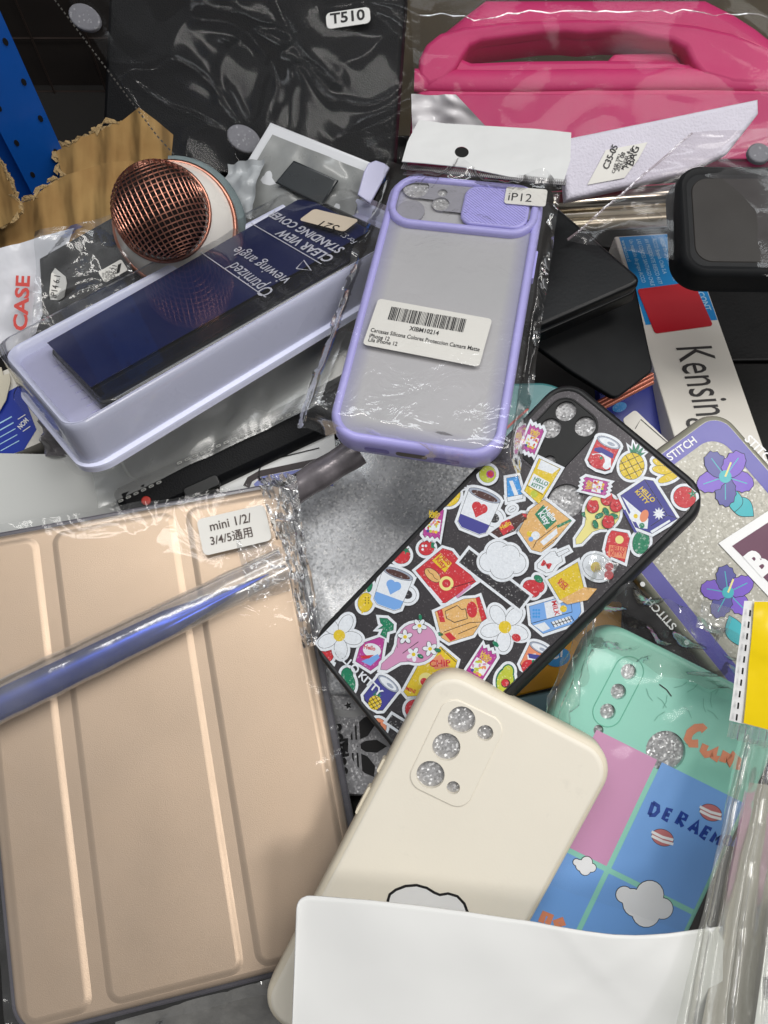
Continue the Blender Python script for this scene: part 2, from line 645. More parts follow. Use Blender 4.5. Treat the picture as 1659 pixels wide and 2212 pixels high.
# an angled upright: bright web turned to the viewer, folded flange towards the side
X1 = at(137, 330, 0.10)
pts = [(X1.x, X1.y), (X1.x - 0.028, X1.y - 0.010), (X1.x - 0.034, X1.y + 0.012), (X1.x - 0.060, X1.y + 0.004),
       (X1.x - 0.060, X1.y + 0.0065), (X1.x - 0.032, X1.y + 0.0145), (X1.x - 0.026, X1.y - 0.0075), (X1.x - 0.001, X1.y + 0.002)]
b.prism(pts, 0.0, 0.6, BLUE)
b.build('upright', t)
hole = mat('slot_shadow', '#060a14', 0.9)
dx, dy = (X1.x - (X1.x - 0.028)), 0.010
for k in range(14):
    for q, off in ((0.86, 0), (0.20, 0.012)):
        b = MB()
        z = 0.03 + k * 0.024 + off
        cx_, cy_ = X1.x - 0.028 + q * 0.028, X1.y - 0.010 + q * 0.010
        nx, ny = 0.336, -0.942
        ring = []
        for (a, r) in [(2 * pi * i / 12, 0.0022) for i in range(12)]:
            ring.append((cx_ + 0.942 * r * 0.62 * cos(a), cy_ + 0.336 * r * 0.62 * cos(a), z + r * sin(a)))
        b.rings([[(x + nx * 0.0004, y + ny * 0.0004, zz) for x, y, zz in ring], [(x - nx * 0.001, y - ny * 0.001, zz) for x, y, zz in ring]], hole)
        k0 = len(b.v)
        b.v += [(x + nx * 0.0004, y + ny * 0.0004, zz) for x, y, zz in ring]
        b.face(list(range(k0, k0 + 12)), hole)
        b.build('post_slot', t)

# ------------------------------------------------------------------ torn cardboard box
m, nt, out = base_mat('corrugated_cardboard')
bs = N(nt, 'ShaderNodeBsdfPrincipled', Roughness=0.85)
bs.inputs['Specular IOR Level'].default_value = 0.15
tc = N(nt, 'ShaderNodeTexCoord')
wv = N(nt, 'ShaderNodeTexWave', Scale=5.0, Distortion=4.0, Detail=4.0)
wv.inputs['Detail Scale'].default_value = 1.5
mp = N(nt, 'ShaderNodeMapping')
mp.inputs['Rotation'].default_value = (0, 0, radians(-12))
nt.links.new(tc.outputs['Object'], mp.inputs['Vector'])
mp.inputs['Scale'].default_value = (3.0, 0.9, 1)
nt.links.new(mp.outputs[0], wv.inputs['Vector'])
nz = N(nt, 'ShaderNodeTexNoise', Scale=30.0, Detail=6.0)
nt.links.new(tc.outputs['Object'], nz.inputs['Vector'])
c1 = ramp(nt, nz.outputs['Fac'], [(0.3, S('#8d6c42')), (0.7, S('#a88958'))])
nt.links.new(c1, bs.inputs['Base Color'])
bp = N(nt, 'ShaderNodeBump', Strength=0.9, Distance=0.006)
nt.links.new(wv.outputs['Fac'], bp.inputs['Height'])
nt.links.new(bp.outputs[0], bs.inputs['Normal'])
nt.links.new(bs.outputs[0], out.inputs[0])
CARD = m
TORN = mat('torn_paper', '#a58b62', 0.95, var=0.2, vscale=120, bump=1.0, bscale=500, bdist=0.002)


def rough_line(p0, p1, n, a, rnd):
    return [(p0[0] + (p1[0] - p0[0]) * i / n + rnd.uniform(-a, a), p0[1] + (p1[1] - p0[1]) * i / n + rnd.uniform(-a, a)) for i in range(n)]


def torn_panel(name, fr, px, torn, parent, seed, th=0.004):
    rnd = random.Random(seed)
    pts = []
    for i in range(len(px)):
        p0, p1 = px[i], px[(i + 1) % len(px)]
        if i in torn:
            pts += rough_line(p0, p1, max(2, int(hypot(p1[0] - p0[0], p1[1] - p0[1]) / 9)), 3.5, rnd)
        else:
            pts.append(p0)
    L = fr.LP(pts)
    b = MB()
    b.prism(L, -th, 0.0, CARD, side=TORN)
    o = b.build(name, parent, None)
    o.matrix_world = fr.M
    for i in torn:
        p0, p1 = px[i], px[(i + 1) % len(px)]
        n = max(3, int(hypot(p1[0] - p0[0], p1[1] - p0[1]) / 7))
        b2 = MB()
        A = fr.LP(rough_line(p0, p1, n, 3.0, rnd) + [p1])
        for j, (x, y) in enumerate(A[:-1]):
            if rnd.random() < 0.45:
                # a lifted tongue of the paper facing
                l, w = rnd.uniform(0.002, 0.006), rnd.uniform(0.001, 0.0025)
                nx_, ny_ = A[j + 1][0] - x, A[j + 1][1] - y
                ln_ = hypot(nx_, ny_) or 1e-6
                tx, ty = nx_ / ln_, ny_ / ln_
                k0 = len(b2.v)
                b2.v += [(x - tx * l, y - ty * l, 0.0004), (x + tx * l, y + ty * l, 0.0004), (x + tx * l * 0.4 - ty * w, y + ty * l * 0.4 + tx * w, rnd.uniform(0.0004, 0.002)), (x - tx * l * 0.5 - ty * w * 1.3, y - ty * l * 0.5 + tx * w * 1.3, rnd.uniform(0.0, 0.0016))]
                b2.face([k0, k0 + 1, k0 + 2, k0 + 3], TORN)
        b2.tube([(x, y, rnd.uniform(-0.002, -0.0005)) for x, y in A], [rnd.uniform(0.0006, 0.0016) for _ in A], TORN, n=6, squash=0.6)
        q = b2.build('torn_edge', o)
    return o


t = thing('cardboard_box', 'torn brown corrugated cardboard box around the pile, ragged at its rim', 'cardboard box')
F1 = tri((0, 250, 0.125), (400, 250, 0.125), (0, 560, 0.085))
torn_panel('front_flap', F1, [(-60, 500), (0, 462), (62, 432), (108, 398), (142, 378), (235, 350), (330, 345), (430, 420), (380, 560), (-60, 640)], (0, 1, 2, 3), t, 3)
F2 = tri((0, 200, 0.120), (400, 200, 0.120), (0, 500, 0.078))
torn_panel('rear_flap', F2, [(118, 322), (150, 312), (175, 296), (262, 262), (300, 232), (340, 262), (420, 330), (430, 430), (160, 400), (132, 372)], (0, 1, 2, 9), t, 4)
F3 = tri((-100, 330, 0.135), (50, 330, 0.135), (-100, 560, 0.09))
torn_panel('side_flap', F3, [(-90, 300), (-2, 345), (22, 392), (46, 458), (0, 492), (-90, 540)], (1, 2, 3), t, 5)
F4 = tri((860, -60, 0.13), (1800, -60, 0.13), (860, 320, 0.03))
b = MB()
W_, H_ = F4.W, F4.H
b.prism([(-W_ / 2, -H_ / 2), (W_ / 2, -H_ / 2), (W_ / 2, H_ / 2), (-W_ / 2, H_ / 2)], -0.045, -0.040, mat('shaded_cardboard', '#4f4636', 0.9, var=0.15, vscale=15, bump=0.4, bscale=120))  # same cardboard as the flaps, its shade put into a darker colour
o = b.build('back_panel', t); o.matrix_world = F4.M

# ------------------------------------------------------------------ black tablet sleeve in its bag
SL = tri((235, -60, 0.152), (880, -60, 0.165), (445, 372, 0.098))
t = thing('tablet_sleeve', 'black leather tablet case marked T510 on a small white sticker', 'tablet case', SL)
b = MB()
b.slab(SL.W, SL.H, 0.012, [(0.001, -0.014), (0, -0.012), (0, -0.003), (0.0008, -0.001), (0.003, 0)], LEATHER)
b.build('cover', t)
b = MB()
q = SL.LP([(706, 38), (800, 24), (803, 58), (710, 72)])
cx_ = sum(p[0] for p in q) / 4; cy_ = sum(p[1] for p in q) / 4
w_ = hypot(q[1][0] - q[0][0], q[1][1] - q[0][1]); h_ = hypot(q[3][0] - q[0][0], q[3][1] - q[0][1])
ang = atan2(q[1][1] - q[0][1], q[1][0] - q[0][0])
rr = [(cx_ + x * cos(ang) - y * sin(ang), cy_ + x * sin(ang) + y * cos(ang)) for x, y in rrect(w_, h_, 0.003)]
b.prism(rr, 0.0042, 0.0046, WHITE)
b.text('T510', SL.L(717, 61), SL.L(791, 51), 0.0048, INK, bold=0.025, squash=0.85)
b.build('size_sticker', t)

t = thing('clear_bag', 'clear crinkled bag round the black T510 tablet case, stitched at its seam', 'plastic bag')
b = MB()
up = SL.M.to_3x3() @ Vector((0, 0, 1))
quad = [at(100, -80, 0.158) + up * .004, at(905, -80, 0.172) + up * .004, at(912, 345, 0.112) + up * .004, at(395, 385, 0.104) + up * .004]
film_sheet(b, quad, FILM_DARK, 110, 80, edge=1.0, mid=1.0, amp=0.0058, sc=22, seed=3, smooth=True, soft=True)
b.build('bag_film', t)
SEAM = mat('milky_seam', '#383530', 0.35, var=0.2)
b = MB()
BF = tri((100, -80, 0.162), (905, -80, 0.176), (395, 385, 0.108))
for (u0, v0, u1, v1) in ((112, -10, 345, 300), (345, 300, 432, 395)):
    n = int(hypot(u1 - u0, v1 - v0) / 11)
    for k in range(n):
        f0, f1 = k / n, (k + 0.55) / n
        b.stroke(BF.LP([(u0 + (u1 - u0) * f0, v0 + (v1 - v0) * f0), (u0 + (u1 - u0) * f1, v0 + (v1 - v0) * f1)]), 0.0009, 0.004, SEAM)
o = b.build('seam', t); o.matrix_world = BF.M
FOAMW = mat('white_foam', '#6e6e74', 0.6, var=0.2, glit=0.12, gscale=900)
for (u, v, r) in ((188, 44, 0.0118), (530, 305, 0.012)):
    b = MB()
    x, y = BF.L(u, v)
    b.prism(ell(x, y, r * 0.95, r * 0.62, -28), 0.0015, 0.004, FOAMW, bev=0.001)
    o = b.build('foam_dot', t); o.matrix_world = BF.M

# ------------------------------------------------------------------ pink foam tablet case with a handle
PINK = mat('pink_foam', '#bf2265', 0.58, var=0.07, vscale=14, bump=0.25, bscale=500, dirt=0.16)
PK = tri((860, -70, 0.150), (1760, -70, 0.150), (860, 330, 0.098))
t = thing('tablet_case', 'bright pink foam tablet case with a moulded carry handle', 'tablet case', PK)
b = MB()
body = PK.LP([(880, 350), (893, 200), (905, 150), (925, 105), (960, 60), (1010, 20), (1050, -10), (1530, -10), (1590, 20), (1640, 52), (1700, 100), (1740, 160), (1760, 350)])
hole_px = [(1000, 122), (1015, 100), (1040, 92), (1105, 84), (1180, 74), (1225, 73), (1265, 77), (1320, 72), (1365, 74), (1400, 86), (1450, 92), (1478, 104), (1490, 122), (1486, 134), (1450, 126), (1300, 124), (1120, 126), (1020, 130)]
hl = PK.LP(hole_px)
rs = []
if area2(body) < 0:
    body = body[::-1]
for d, z in ((0.0, -0.024), (0, -0.008), (0.0012, -0.004), (0.0045, -0.0008), (0.010, 0.0)):
    rs.append([(x, y, z) for x, y in offset(body, -d)])
b.rings(rs, PINK)
hb = hl if area2(hl) > 0 else hl[::-1]
b.holed([(x, y) for x, y, _ in rs[-1]], [offset(hb, 0.004)], 0.0, PINK)
hr = []
for d, z in ((0.004, 0.0), (0.0015, -0.0012), (0.0, -0.005), (0, -0.024)):
    hr.append([(x, y, z) for x, y in offset(hb, d)])
b.rings(hr, PINK)
b.build('foam_frame', t)
b = MB()
b.tube([(*PK.L(895 + 48 * k, 172 + 3 * sin(k * 0.4) + (2 if k > 8 else 0)), -0.0008) for k in range(18)], 0.0072, PINK, n=18, squash=0.55)
b.build('ridge', t)
b = MB()
b.prism(PK.LP([(902, 168), (905, 130), (920, 100), (950, 76), (1000, 62), (1100, 50), (1250, 45), (1400, 48), (1500, 58), (1580, 76), (1650, 106), (1720, 150), (1735, 190), (1580, 186), (1515, 168), (1492, 140), (1478, 108), (1450, 94), (1400, 86), (1365, 75), (1320, 72), (1265, 77), (1225, 73), (1180, 74), (1105, 84), (1040, 92), (1015, 102), (1000, 124), (985, 152), (962, 178), (925, 192)]), -0.006, 0.0034, PINK, bev=0.0032)
b.build('handle', t)
b = MB()
b.prism(PK.LP([(905, 205), (1720, 202), (1720, 345), (905, 345)]), -0.002, 0.0012, mat('pink_panel', '#b52060', 0.6, var=0.08, vscale=20, bump=0.1, bscale=600), bev=0.0011)
b.build('front_panel', t)
b = MB()
b.prism(PK.LP([(1325, 108), (1338, 96), (1470, 92), (1500, 140), (1325, 140)]), -0.016, -0.010, PINK, bev=0.002)
b.build('stand_hinge', t)

t = thing('clear_bag', 'thin clear bag stretched over the pink case, glinting along its folds', 'plastic bag')
b = MB()
upk = PK.M.to_3x3() @ Vector((0, 0, 1))
quad = [at(880, -70, 0.160) + upk * .01, at(1780, -70, 0.160) + upk * .01, at(1770, 330, 0.112) + upk * .006, at(900, 330, 0.112) + upk * .006]
film_sheet(b, quad, film('tight_clear_film', haze=0.012, base=0.003, gloss=0.14, bump=0.12, bscale=30), 50, 36, edge=0.6, mid=0.5, amp=0.004, sc=22, seed=11, smooth=True, soft=True)
b.build('bag_film', t)
GL = mat('seal_glint', '#c9bcc4', 0.2, metal=0.6, var=0.3, vscale=60)
b = MB()
rnd = random.Random(4)
pts = []
for k in range(34):
    u = 905 + 23 * k
    v = 62 - 12 * sin(pi * (u - 905) / 760.0) + rnd.uniform(-5, 5) + (14 if 1000 < u < 1080 else 0)
    pts.append((*PK.L(u, v), 0.0128 + rnd.uniform(-0.0006, 0.0008)))
b.tube(pts, [0.00018 + 0.00032 * rnd.random() for _ in pts], film('bag_fold', base=0.25, gloss=0.6, haze=0.15, rough=0.12), n=6)
b.build('fold', t).matrix_world = PK.M

# ------------------------------------------------------------------ white foam sleeve with a stock label
FS = tri((1215, 300, 0.150), (1640, 214, 0.158), (1222, 425, 0.134))
t = thing('foam_sleeve', 'white foam sleeve with a small printed stock label, leaning on the pink case', 'foam sleeve', FS)
FO = mat('packing_foam', '#cfcbd8', 0.7, var=0.05, vscale=40, bump=0.6, bscale=700, bdist=0.001)
b = MB()
b.prism(FS.LP([(1212, 300), (1640, 212), (1641, 244), (1574, 330), (1490, 372), (1224, 432)]), -0.007, 0.0, FO, bev=0.0025)
b.build('foam_sheet', t)
b = MB()
lp = FS.LP([(1330, 322), (1395, 310), (1366, 380), (1272, 398)])
lp = FS.LP([(1308, 325), (1398, 308), (1378, 345), (1348, 385), (1268, 400)])
b.prism(lp, 0.0004, 0.0007, LABEL)
b.text('C35-05', FS.L(1312, 368), FS.L(1334, 318), 0.0010, INK, bold=0.02, squash=1.1)
for k in range(5):
    u = 1336 + k * 10
    b.text(['CASE TPU', '2021 08', 'MODEL A', 'PCS 10', 'BAG'][k], FS.L(u - 10, 376 - k * 4), FS.L(u + 4, 336 - k * 4), 0.0010, INK, bold=0.01)
b.build('stock_label', t)

# white film wrap poking out behind the header card
WF = tri((905, 205, 0.128), (1060, 205, 0.128), (905, 290, 0.110))
t = thing('white_wrap', 'loose white plastic wrap between the black tablet case and pink case', 'plastic wrap')
b = MB()
WR = mat('white_wrap_film', '#d6d3d6', 0.35, var=0.05, bump=0.3, bscale=60, coat=0.3)
film_sheet(b, [at(890, 205, 0.156), at(985, 205, 0.158), at(1068, 292, 0.140), at(890, 300, 0.140)], WR, 20, 16, edge=1, mid=0.8, amp=0.004, sc=40, seed=5)
b.build('wrap_film', t)

# ------------------------------------------------------------------ shiny rolls under the foam sleeve
CHROME = mat('champagne_foil', '#c9c0b0', 0.16, metal=0.95, var=0.12, vscale=25)
for (p0, p1, r, lab, mm) in (((1190, 440), (1520, 418), 0.0068, 'polished silver tube lying below the white foam sleeve', CHROME),
                             ((1195, 466), (1500, 448), 0.0045, 'pale cream plastic strip under the polished silver tube', mat('cream_plastic', '#cfc5ae', 0.3, var=0.1, coat=0.4)),
                             ((1200, 488), (1500, 470), 0.0042, 'lowest brownish foil strip stacked under the pale cream strip', mat('brown_foil', '#8f8672', 0.3, metal=0.5, var=0.2, coat=0.4))):
    b = MB()
    a0, a1 = at(*p0, 0.118 if r > .006 else .112), at(*p1, 0.118 if r > .006 else .112)
    b.tube([a0 + (a1 - a0) * k / 8 for k in range(9)], r, mm, n=22)
    tag(b.build('foil_tube' if r > .006 else 'packing_strip'), lab, 'tube' if r > .006 else 'strip')

# ------------------------------------------------------------------ microphone
mc = at(346, 455, 0.150)
vdir = (Vector((0, 0, CAM_Z)) - mc).normalized()
axis = (vdir + Vector((-0.18, 0.12, 0.10))).normalized()
Xa = axis.cross(Vector((0, 0, 1))).normalized() * -1
Ya = axis.cross(Xa)
MF = Frame(mc, Xa, Ya, axis, 0.06, 0.06)
R_ = 101 / FPX * (mc - Vector((0, 0, CAM_Z))).length / ray(346, 455).length
t = thing('microphone', 'copper mesh microphone head with a white collar lying in the pile', 'microphone', MF)
COP = mat('copper', '#b98270', 0.32, metal=1.0, var=0.12, vscale=60)
b = MB()
b.v.clear()
# dark foam core
for k in range(0, 1):
    rs = []
    for i in range(13):
        a = pi * i / 12
        r = R_ * 0.93
        rs.append([(r * sin(a) * cos(2 * pi * j / 24) + 1e-6, r * sin(a) * sin(2 * pi * j / 24), r * cos(a)) for j in range(24)])
    b.rings(rs, mat('dark_foam_core', '#1a0d0a', 0.9))
b.build('foam_core', t)
b = MB()
nm_ = 27
tilt = Matrix.Rotation(radians(18), 3, 'Z')


def wire_ring(th, kind, ph):
    pts = []
    for i in range(73):
        a = 2 * pi * i / 72
        wob = 1 + 0.012 * sin(36 * a + ph)
        p = Vector((cos(th), sin(th) * cos(a), sin(th) * sin(a))) * (R_ * wob)
        if kind:
            p = Vector((p.y, p.x, p.z))
        pts.append(tilt @ p)
    return pts


for i in range(1, nm_):
    b.tube(wire_ring(pi * i / nm_, 0, i * pi), 0.00036, COP, n=5, caps=False)
for i in range(nm_):
    b.tube(wire_ring(pi * i / nm_, 1, i * pi), 0.00036, COP, n=5, caps=False)
b.build('mesh_grille', t)
# collar
co = MF.L(379, 487, -0.018)
WH = mat('white_gloss', '#e2ddd6', 0.25, var=0.02, coat=0.5)
b = MB()
rs = []
for (r, z) in ((R_ * 0.9, -0.004), (R_ * 1.02, -0.008), (R_ * 1.30, -0.016), (R_ * 1.32, -0.020), (R_ * 1.2, -0.04), (R_ * 0.8, -0.08)):
    f = min(1, max(0, (-z - 0.0) / 0.018))
    rs.append([(co[0] * f + r * cos(2 * pi * j / 40), co[1] * f + r * sin(2 * pi * j / 40), z) for j in range(40)])
b.rings(rs[::-1], WH)
b.build('collar', t)
b = MB()
b.tube([(co[0] + R_ * 1.32 * cos(2 * pi * j / 48), co[1] + R_ * 1.32 * sin(2 * pi * j / 48), -0.0175) for j in range(49)], 0.0016, COP, n=8, caps=False)
b.build('rim', t)
b = MB()
b.tube([(R_ * 1.01 * cos(2 * pi * j / 48), R_ * 1.01 * sin(2 * pi * j / 48), -0.006) for j in range(49)], 0.0012, COP, n=8, caps=False)
b.build('grille_ring', t)

t = thing('fabric_pouch', 'grey green woven fabric pouch rim behind the microphone collar', 'pouch')
b = MB()
GF = mat('grey_fabric', '#6d7a7c', 0.85, var=0.15, vscale=120, bump=0.8, bscale=1500)
pts = [MF.M @ Vector((co[0] + R_ * 1.37 * cos(radians(a)), co[1] + R_ * 1.37 * sin(radians(a)), -0.028)) for a in range(-30, 96, 7)]
b.tube(pts, 0.0044, GF, n=12)
b.build('pouch_rim', t)

# ------------------------------------------------------------------ helpers for flat stickers and lettering
def sticker(b, fr, corners, z, m, r=0.002, th=0.0003):
    q = fr.LP(corners)
    cx = sum(p[0] for p in q) / 4; cy = sum(p[1] for p in q) / 4
    w = (hypot(q[1][0] - q[0][0], q[1][1] - q[0][1]) + hypot(q[2][0] - q[3][0], q[2][1] - q[3][1])) / 2
    h = (hypot(q[3][0] - q[0][0], q[3][1] - q[0][1]) + hypot(q[2][0] - q[1][0], q[2][1] - q[1][1])) / 2
    a = atan2(q[1][1] - q[0][1], q[1][0] - q[0][0])
    pts = [(cx + x * cos(a) - y * sin(a), cy + x * sin(a) + y * cos(a)) for x, y in rrect(w, h, r)]
    b.prism(pts, z, z + th, m)


def local_rect(fr, corners, r):
    q = fr.LP(corners)
    cx = sum(p[0] for p in q) / 4; cy = sum(p[1] for p in q) / 4
    w = (hypot(q[1][0] - q[0][0], q[1][1] - q[0][1]) + hypot(q[2][0] - q[3][0], q[2][1] - q[3][1])) / 2
    h = (hypot(q[3][0] - q[0][0], q[3][1] - q[0][1]) + hypot(q[2][0] - q[1][0], q[2][1] - q[1][1])) / 2
    a = atan2(q[1][1] - q[0][1], q[1][0] - q[0][0])
    return [(cx + x * cos(a) - y * sin(a), cy + x * sin(a) + y * cos(a)) for x, y in rrect(w, h, r)]


# ================================================================== lilac case with camera slider
LF = posed('lilac')
t = thing('phone_case', 'lilac framed phone case with grey frosted back, sliding camera cover and barcode sticker', 'phone case', LF)
LIL = mat('lilac_silicone', '#aba6e4', 0.42, var=0.03, bump=0.05, bscale=900, coat=0.15, dirt=0.06)
m, nt, out = base_mat('frosted_back')
bs = N(nt, 'ShaderNodeBsdfPrincipled', Roughness=0.42)
tc = N(nt, 'ShaderNodeTexCoord')
sx = N(nt, 'ShaderNodeSeparateXYZ')
nt.links.new(tc.outputs['Object'], sx.inputs[0])


def absdist(sock, half):
    a = N(nt, 'ShaderNodeMath', operation='ABSOLUTE'); nt.links.new(sock, a.inputs[0])
    s_ = N(nt, 'ShaderNodeMath', operation='SUBTRACT'); s_.inputs[0].default_value = half
    nt.links.new(a.outputs[0], s_.inputs[1])
    return s_.outputs[0]


mn = N(nt, 'ShaderNodeMath', operation='SMOOTH_MIN')
nt.links.new(absdist(sx.outputs[0], 0.0345), mn.inputs[0])
nt.links.new(absdist(sx.outputs[1], 0.0720), mn.inputs[1])
mn.inputs[2].default_value = 0.008
mr = N(nt, 'ShaderNodeMapRange')
mr.inputs['From Min'].default_value = 0.001; mr.inputs['From Max'].default_value = 0.008
nt.links.new(mn.outputs[0], mr.inputs['Value'])
nz = N(nt, 'ShaderNodeTexNoise', Scale=14.0, Detail=3.0)
nt.links.new(tc.outputs['Object'], nz.inputs['Vector'])
cc = ramp(nt, nz.outputs['Fac'], [(0.3, S('#a7a7a9')), (0.7, S('#b0aeb1'))])
c = mix_col(nt, S('#8f8ea8'), cc, mr.outputs['Result'])
nt.links.new(c, bs.inputs['Base Color'])
nb = N(nt, 'ShaderNodeTexNoise', Scale=2500.0, Detail=1.0)
nt.links.new(tc.outputs['Object'], nb.inputs['Vector'])
bp = N(nt, 'ShaderNodeBump', Strength=0.12, Distance=0.0002)
nt.links.new(nb.outputs['Fac'], bp.inputs['Height']); nt.links.new(bp.outputs[0], bs.inputs['Normal'])
nt.links.new(bs.outputs[0], out.inputs[0])
FROST = m
W, H = LF.W, LF.H
b = MB()
b.slab(W - 0.006, H - 0.006, 0.0115, [(0, -0.003), (0, -0.0006)], FROST)
b.build('frosted_back', t)
b = MB()
# frame: rounded outer wall folding over to a raised inner lip
rs = []
for d, z in ((0.0012, -0.0115), (0.0, -0.0100), (-0.0002, -0.005), (0.0, -0.0018), (0.0005, -0.0004), (0.0015, 0.0006), (0.0027, 0.0008), (0.0036, 0.0004), (0.0040, -0.0008)):
    rs.append([(x, y, z) for x, y in rrect(W - 2 * d, H - 2 * d, 0.0145 - d, 10)])
b.rings(rs, LIL)
b.build('frame', t)
# ports in the bottom wall
b = MB()
DK = mat('port_shadow', '#6b665c', 0.6, var=0.2)
for (x0, w_) in ((-0.0150, 0.011), (0.0, 0.0135), (0.0150, 0.011)):
    pts = rrect(w_, 0.0034, 0.0015, 4, x0, -0.0058)
    yb = -H / 2 - 0.00035
    k0 = len(b.v)
    b.v += [(x, yb, z) for x, z in pts]
    b.face(list(range(k0, k0 + len(pts))), DK if x0 == 0 else mat('lilac_recess', '#8078b8', 0.6))
b.build('port_opening', t)
b = MB()
b.prism(rrect(0.0012, 0.016, 0.0005, 3, W / 2 + 0.0004, 0.030), -0.007, -0.003, LIL)
b.build('side_button', t)
# camera window: ring standing up round a frosted plate
CU = local_rect(LF, [(845, 374), (1166, 412), (1140, 545), (832, 482)], 0.0115)
ccx = sum(p[0] for p in CU) / len(CU); ccy = sum(p[1] for p in CU) / len(CU)
CW, CH = 0.0715, 0.0315
ccx, ccy = 0.0, H / 2 - 0.0022 - CH / 2
b = MB()
rs = []
for d, z in ((0.0, -0.0008), (0.0, 0.0010), (0.0006, 0.0022), (0.0016, 0.0026), (0.0026, 0.0026), (0.0034, 0.0020), (0.0036, 0.0006)):
    rs.append([(x, y, z) for x, y in rrect(CW - 2 * d, CH - 2 * d, 0.0125 - d, 10, ccx, ccy)])
b.rings(rs, LIL)
b.build('camera_ring', t)
holes_px = [((899, 408), 0.0064), ((887, 458), 0.0068), ((956, 419), 0.0024), ((952, 443), 0.0042)]
hl = [circ(*LF.L(*p), r, 24) for p, r in holes_px]
b = MB()
b.holed(rrect(CW - 0.0068, CH - 0.0068, 0.0095, 8, ccx, ccy), hl, 0.0008, mat('camera_plate_grey', '#95949c', 0.22, var=0.06, coat=0.5), 0.002)
b.build('camera_plate', t)
b = MB()
for p, r in holes_px:
    b.poly(circ(*LF.L(*p), r * 1.02, 20), -0.0003, FOAM)
b.build('foam_insert', t)
b = MB()
x, y = LF.L(901, 397)
b.prism([q for q in circ(x, y, 0.0062, 30) if q[1] > y + 0.0005], -0.0004, 0.0004, LIL)
b.build('slider_tab', t)
# ribbed sliding cover
sc = LF.L(1074, 454)
b = MB()
b.slab(0.0315, 0.0235, 0.0062, [(0, 0.0006), (0, 0.0016), (0.0004, 0.0021), (0.001, 0.0023)], LIL, sc[0] - 0.0008, sc[1])
cl = b
for k in range(-30, 31):
    # diagonal ribs across the cover
    o = k * 0.00115
    x0, y0 = sc[0] - 0.0008, sc[1]
    dx, dy = 0.80, -0.60
    pts = []
    for s_ in [i * 0.0006 - 0.03 for i in range(101)]:
        X = x0 + dx * s_ + dy * -1 * 0 - dy * o * -1 * 0 + (-dy) * 0
        X = x0 + dx * s_ + 0.60 * o
        Y = y0 + dy * s_ + 0.80 * o
        ax, ay = abs(X - x0), abs(Y - y0)
        ok = ax < 0.0148 and ay < 0.0108
        if ok and ax > 0.0092 and ay > 0.0052:
            ok = hypot(ax - 0.0092, ay - 0.0052) < 0.0056
        if ok:
            pts.append((X, Y, 0.0022))
    if len(pts) > 2:
        cl.tube([pts[0], pts[-1]], 0.00042, LIL, n=6)
b.build('camera_slider', t)
b = MB()
sticker(b, LF, [(1091, 414), (1180, 421), (1178, 458), (1090, 450)], 0.0030, LABEL, 0.0015)
b.text('iP12', LF.L(1096, 444), LF.L(1146, 448), 0.0034, INK, bold=0.0, squash=1.05)
b.build('size_sticker', t)
b = MB()
sticker(b, LF, [(816, 650), (1058, 694), (1040, 797), (786, 751)], 0.0016, LABEL, 0.0018)
rnd = random.Random(12)
xs = 0.0
A = LF.L(838, 696); B = LF.L(1001, 724); T0 = LF.L(843, 668)
ux, uy = B[0] - A[0], B[1] - A[1]
hx, hy = T0[0] - A[0], T0[1] - A[1]
hx, hy = -uy * (hypot(hx, hy) / hypot(ux, uy)), ux * (hypot(hx, hy) / hypot(ux, uy))
while xs < 0.99:
    w_ = rnd.choice([0.006, 0.006, 0.012, 0.017])
    p0 = (A[0] + ux * xs, A[1] + uy * xs); p1 = (A[0] + ux * (xs + w_), A[1] + uy * (xs + w_))
    b.poly([p0, p1, (p1[0] + hx, p1[1] + hy), (p0[0] + hx, p0[1] + hy)], 0.0021, INK)
    xs += w_ + rnd.choice([0.006, 0.007, 0.013])
zt = 0.0021
b.text('XIBM10214', LF.L(884, 719), LF.L(947, 730), zt, INK, bold=0.02, squash=1.15)
b.text('Carcasas Silicona Colores Proteccion Camara Matte', LF.L(801, 722), LF.L(1035, 765), zt, INK, bold=0.012, squash=1.25)
b.text('iPhone 12', LF.L(798, 734), LF.L(841, 742), zt, INK, bold=0.012, squash=1.25)
b.text('Lila iPhone 12', LF.L(796, 743), LF.L(858, 753), zt, INK, bold=0.012, squash=1.25)
b.build('barcode_sticker', t)

# its bag with header card
t = thing('clear_bag', 'clear film bag with white punched header card wrapped round the lilac case', 'plastic bag', LF)
def PW(fr, u, v, z):
    x, y = fr.L(u, v, z)
    return fr.M @ Vector((x, y, z))


b = MB()
corners = [PW(LF, 838, 348, 0.0035), PW(LF, 1214, 392, 0.0035), PW(LF, 1118, 1052, -0.004), PW(LF, 640, 920, -0.006)]
corners[2] = PW(LF, 1122, 1040, -0.004)
up = LF.M.to_3x3() @ Vector((0, 0, 1))


def bag_lift(s, t_):
    e = min(s, 1 - s) / 0.07
    f = min(t_, 1 - t_) / 0.04
    k = min(1, e, f)
    return (0.0015 + 0.0085 * t_) * k * k * (3 - 2 * k) + 0.0008


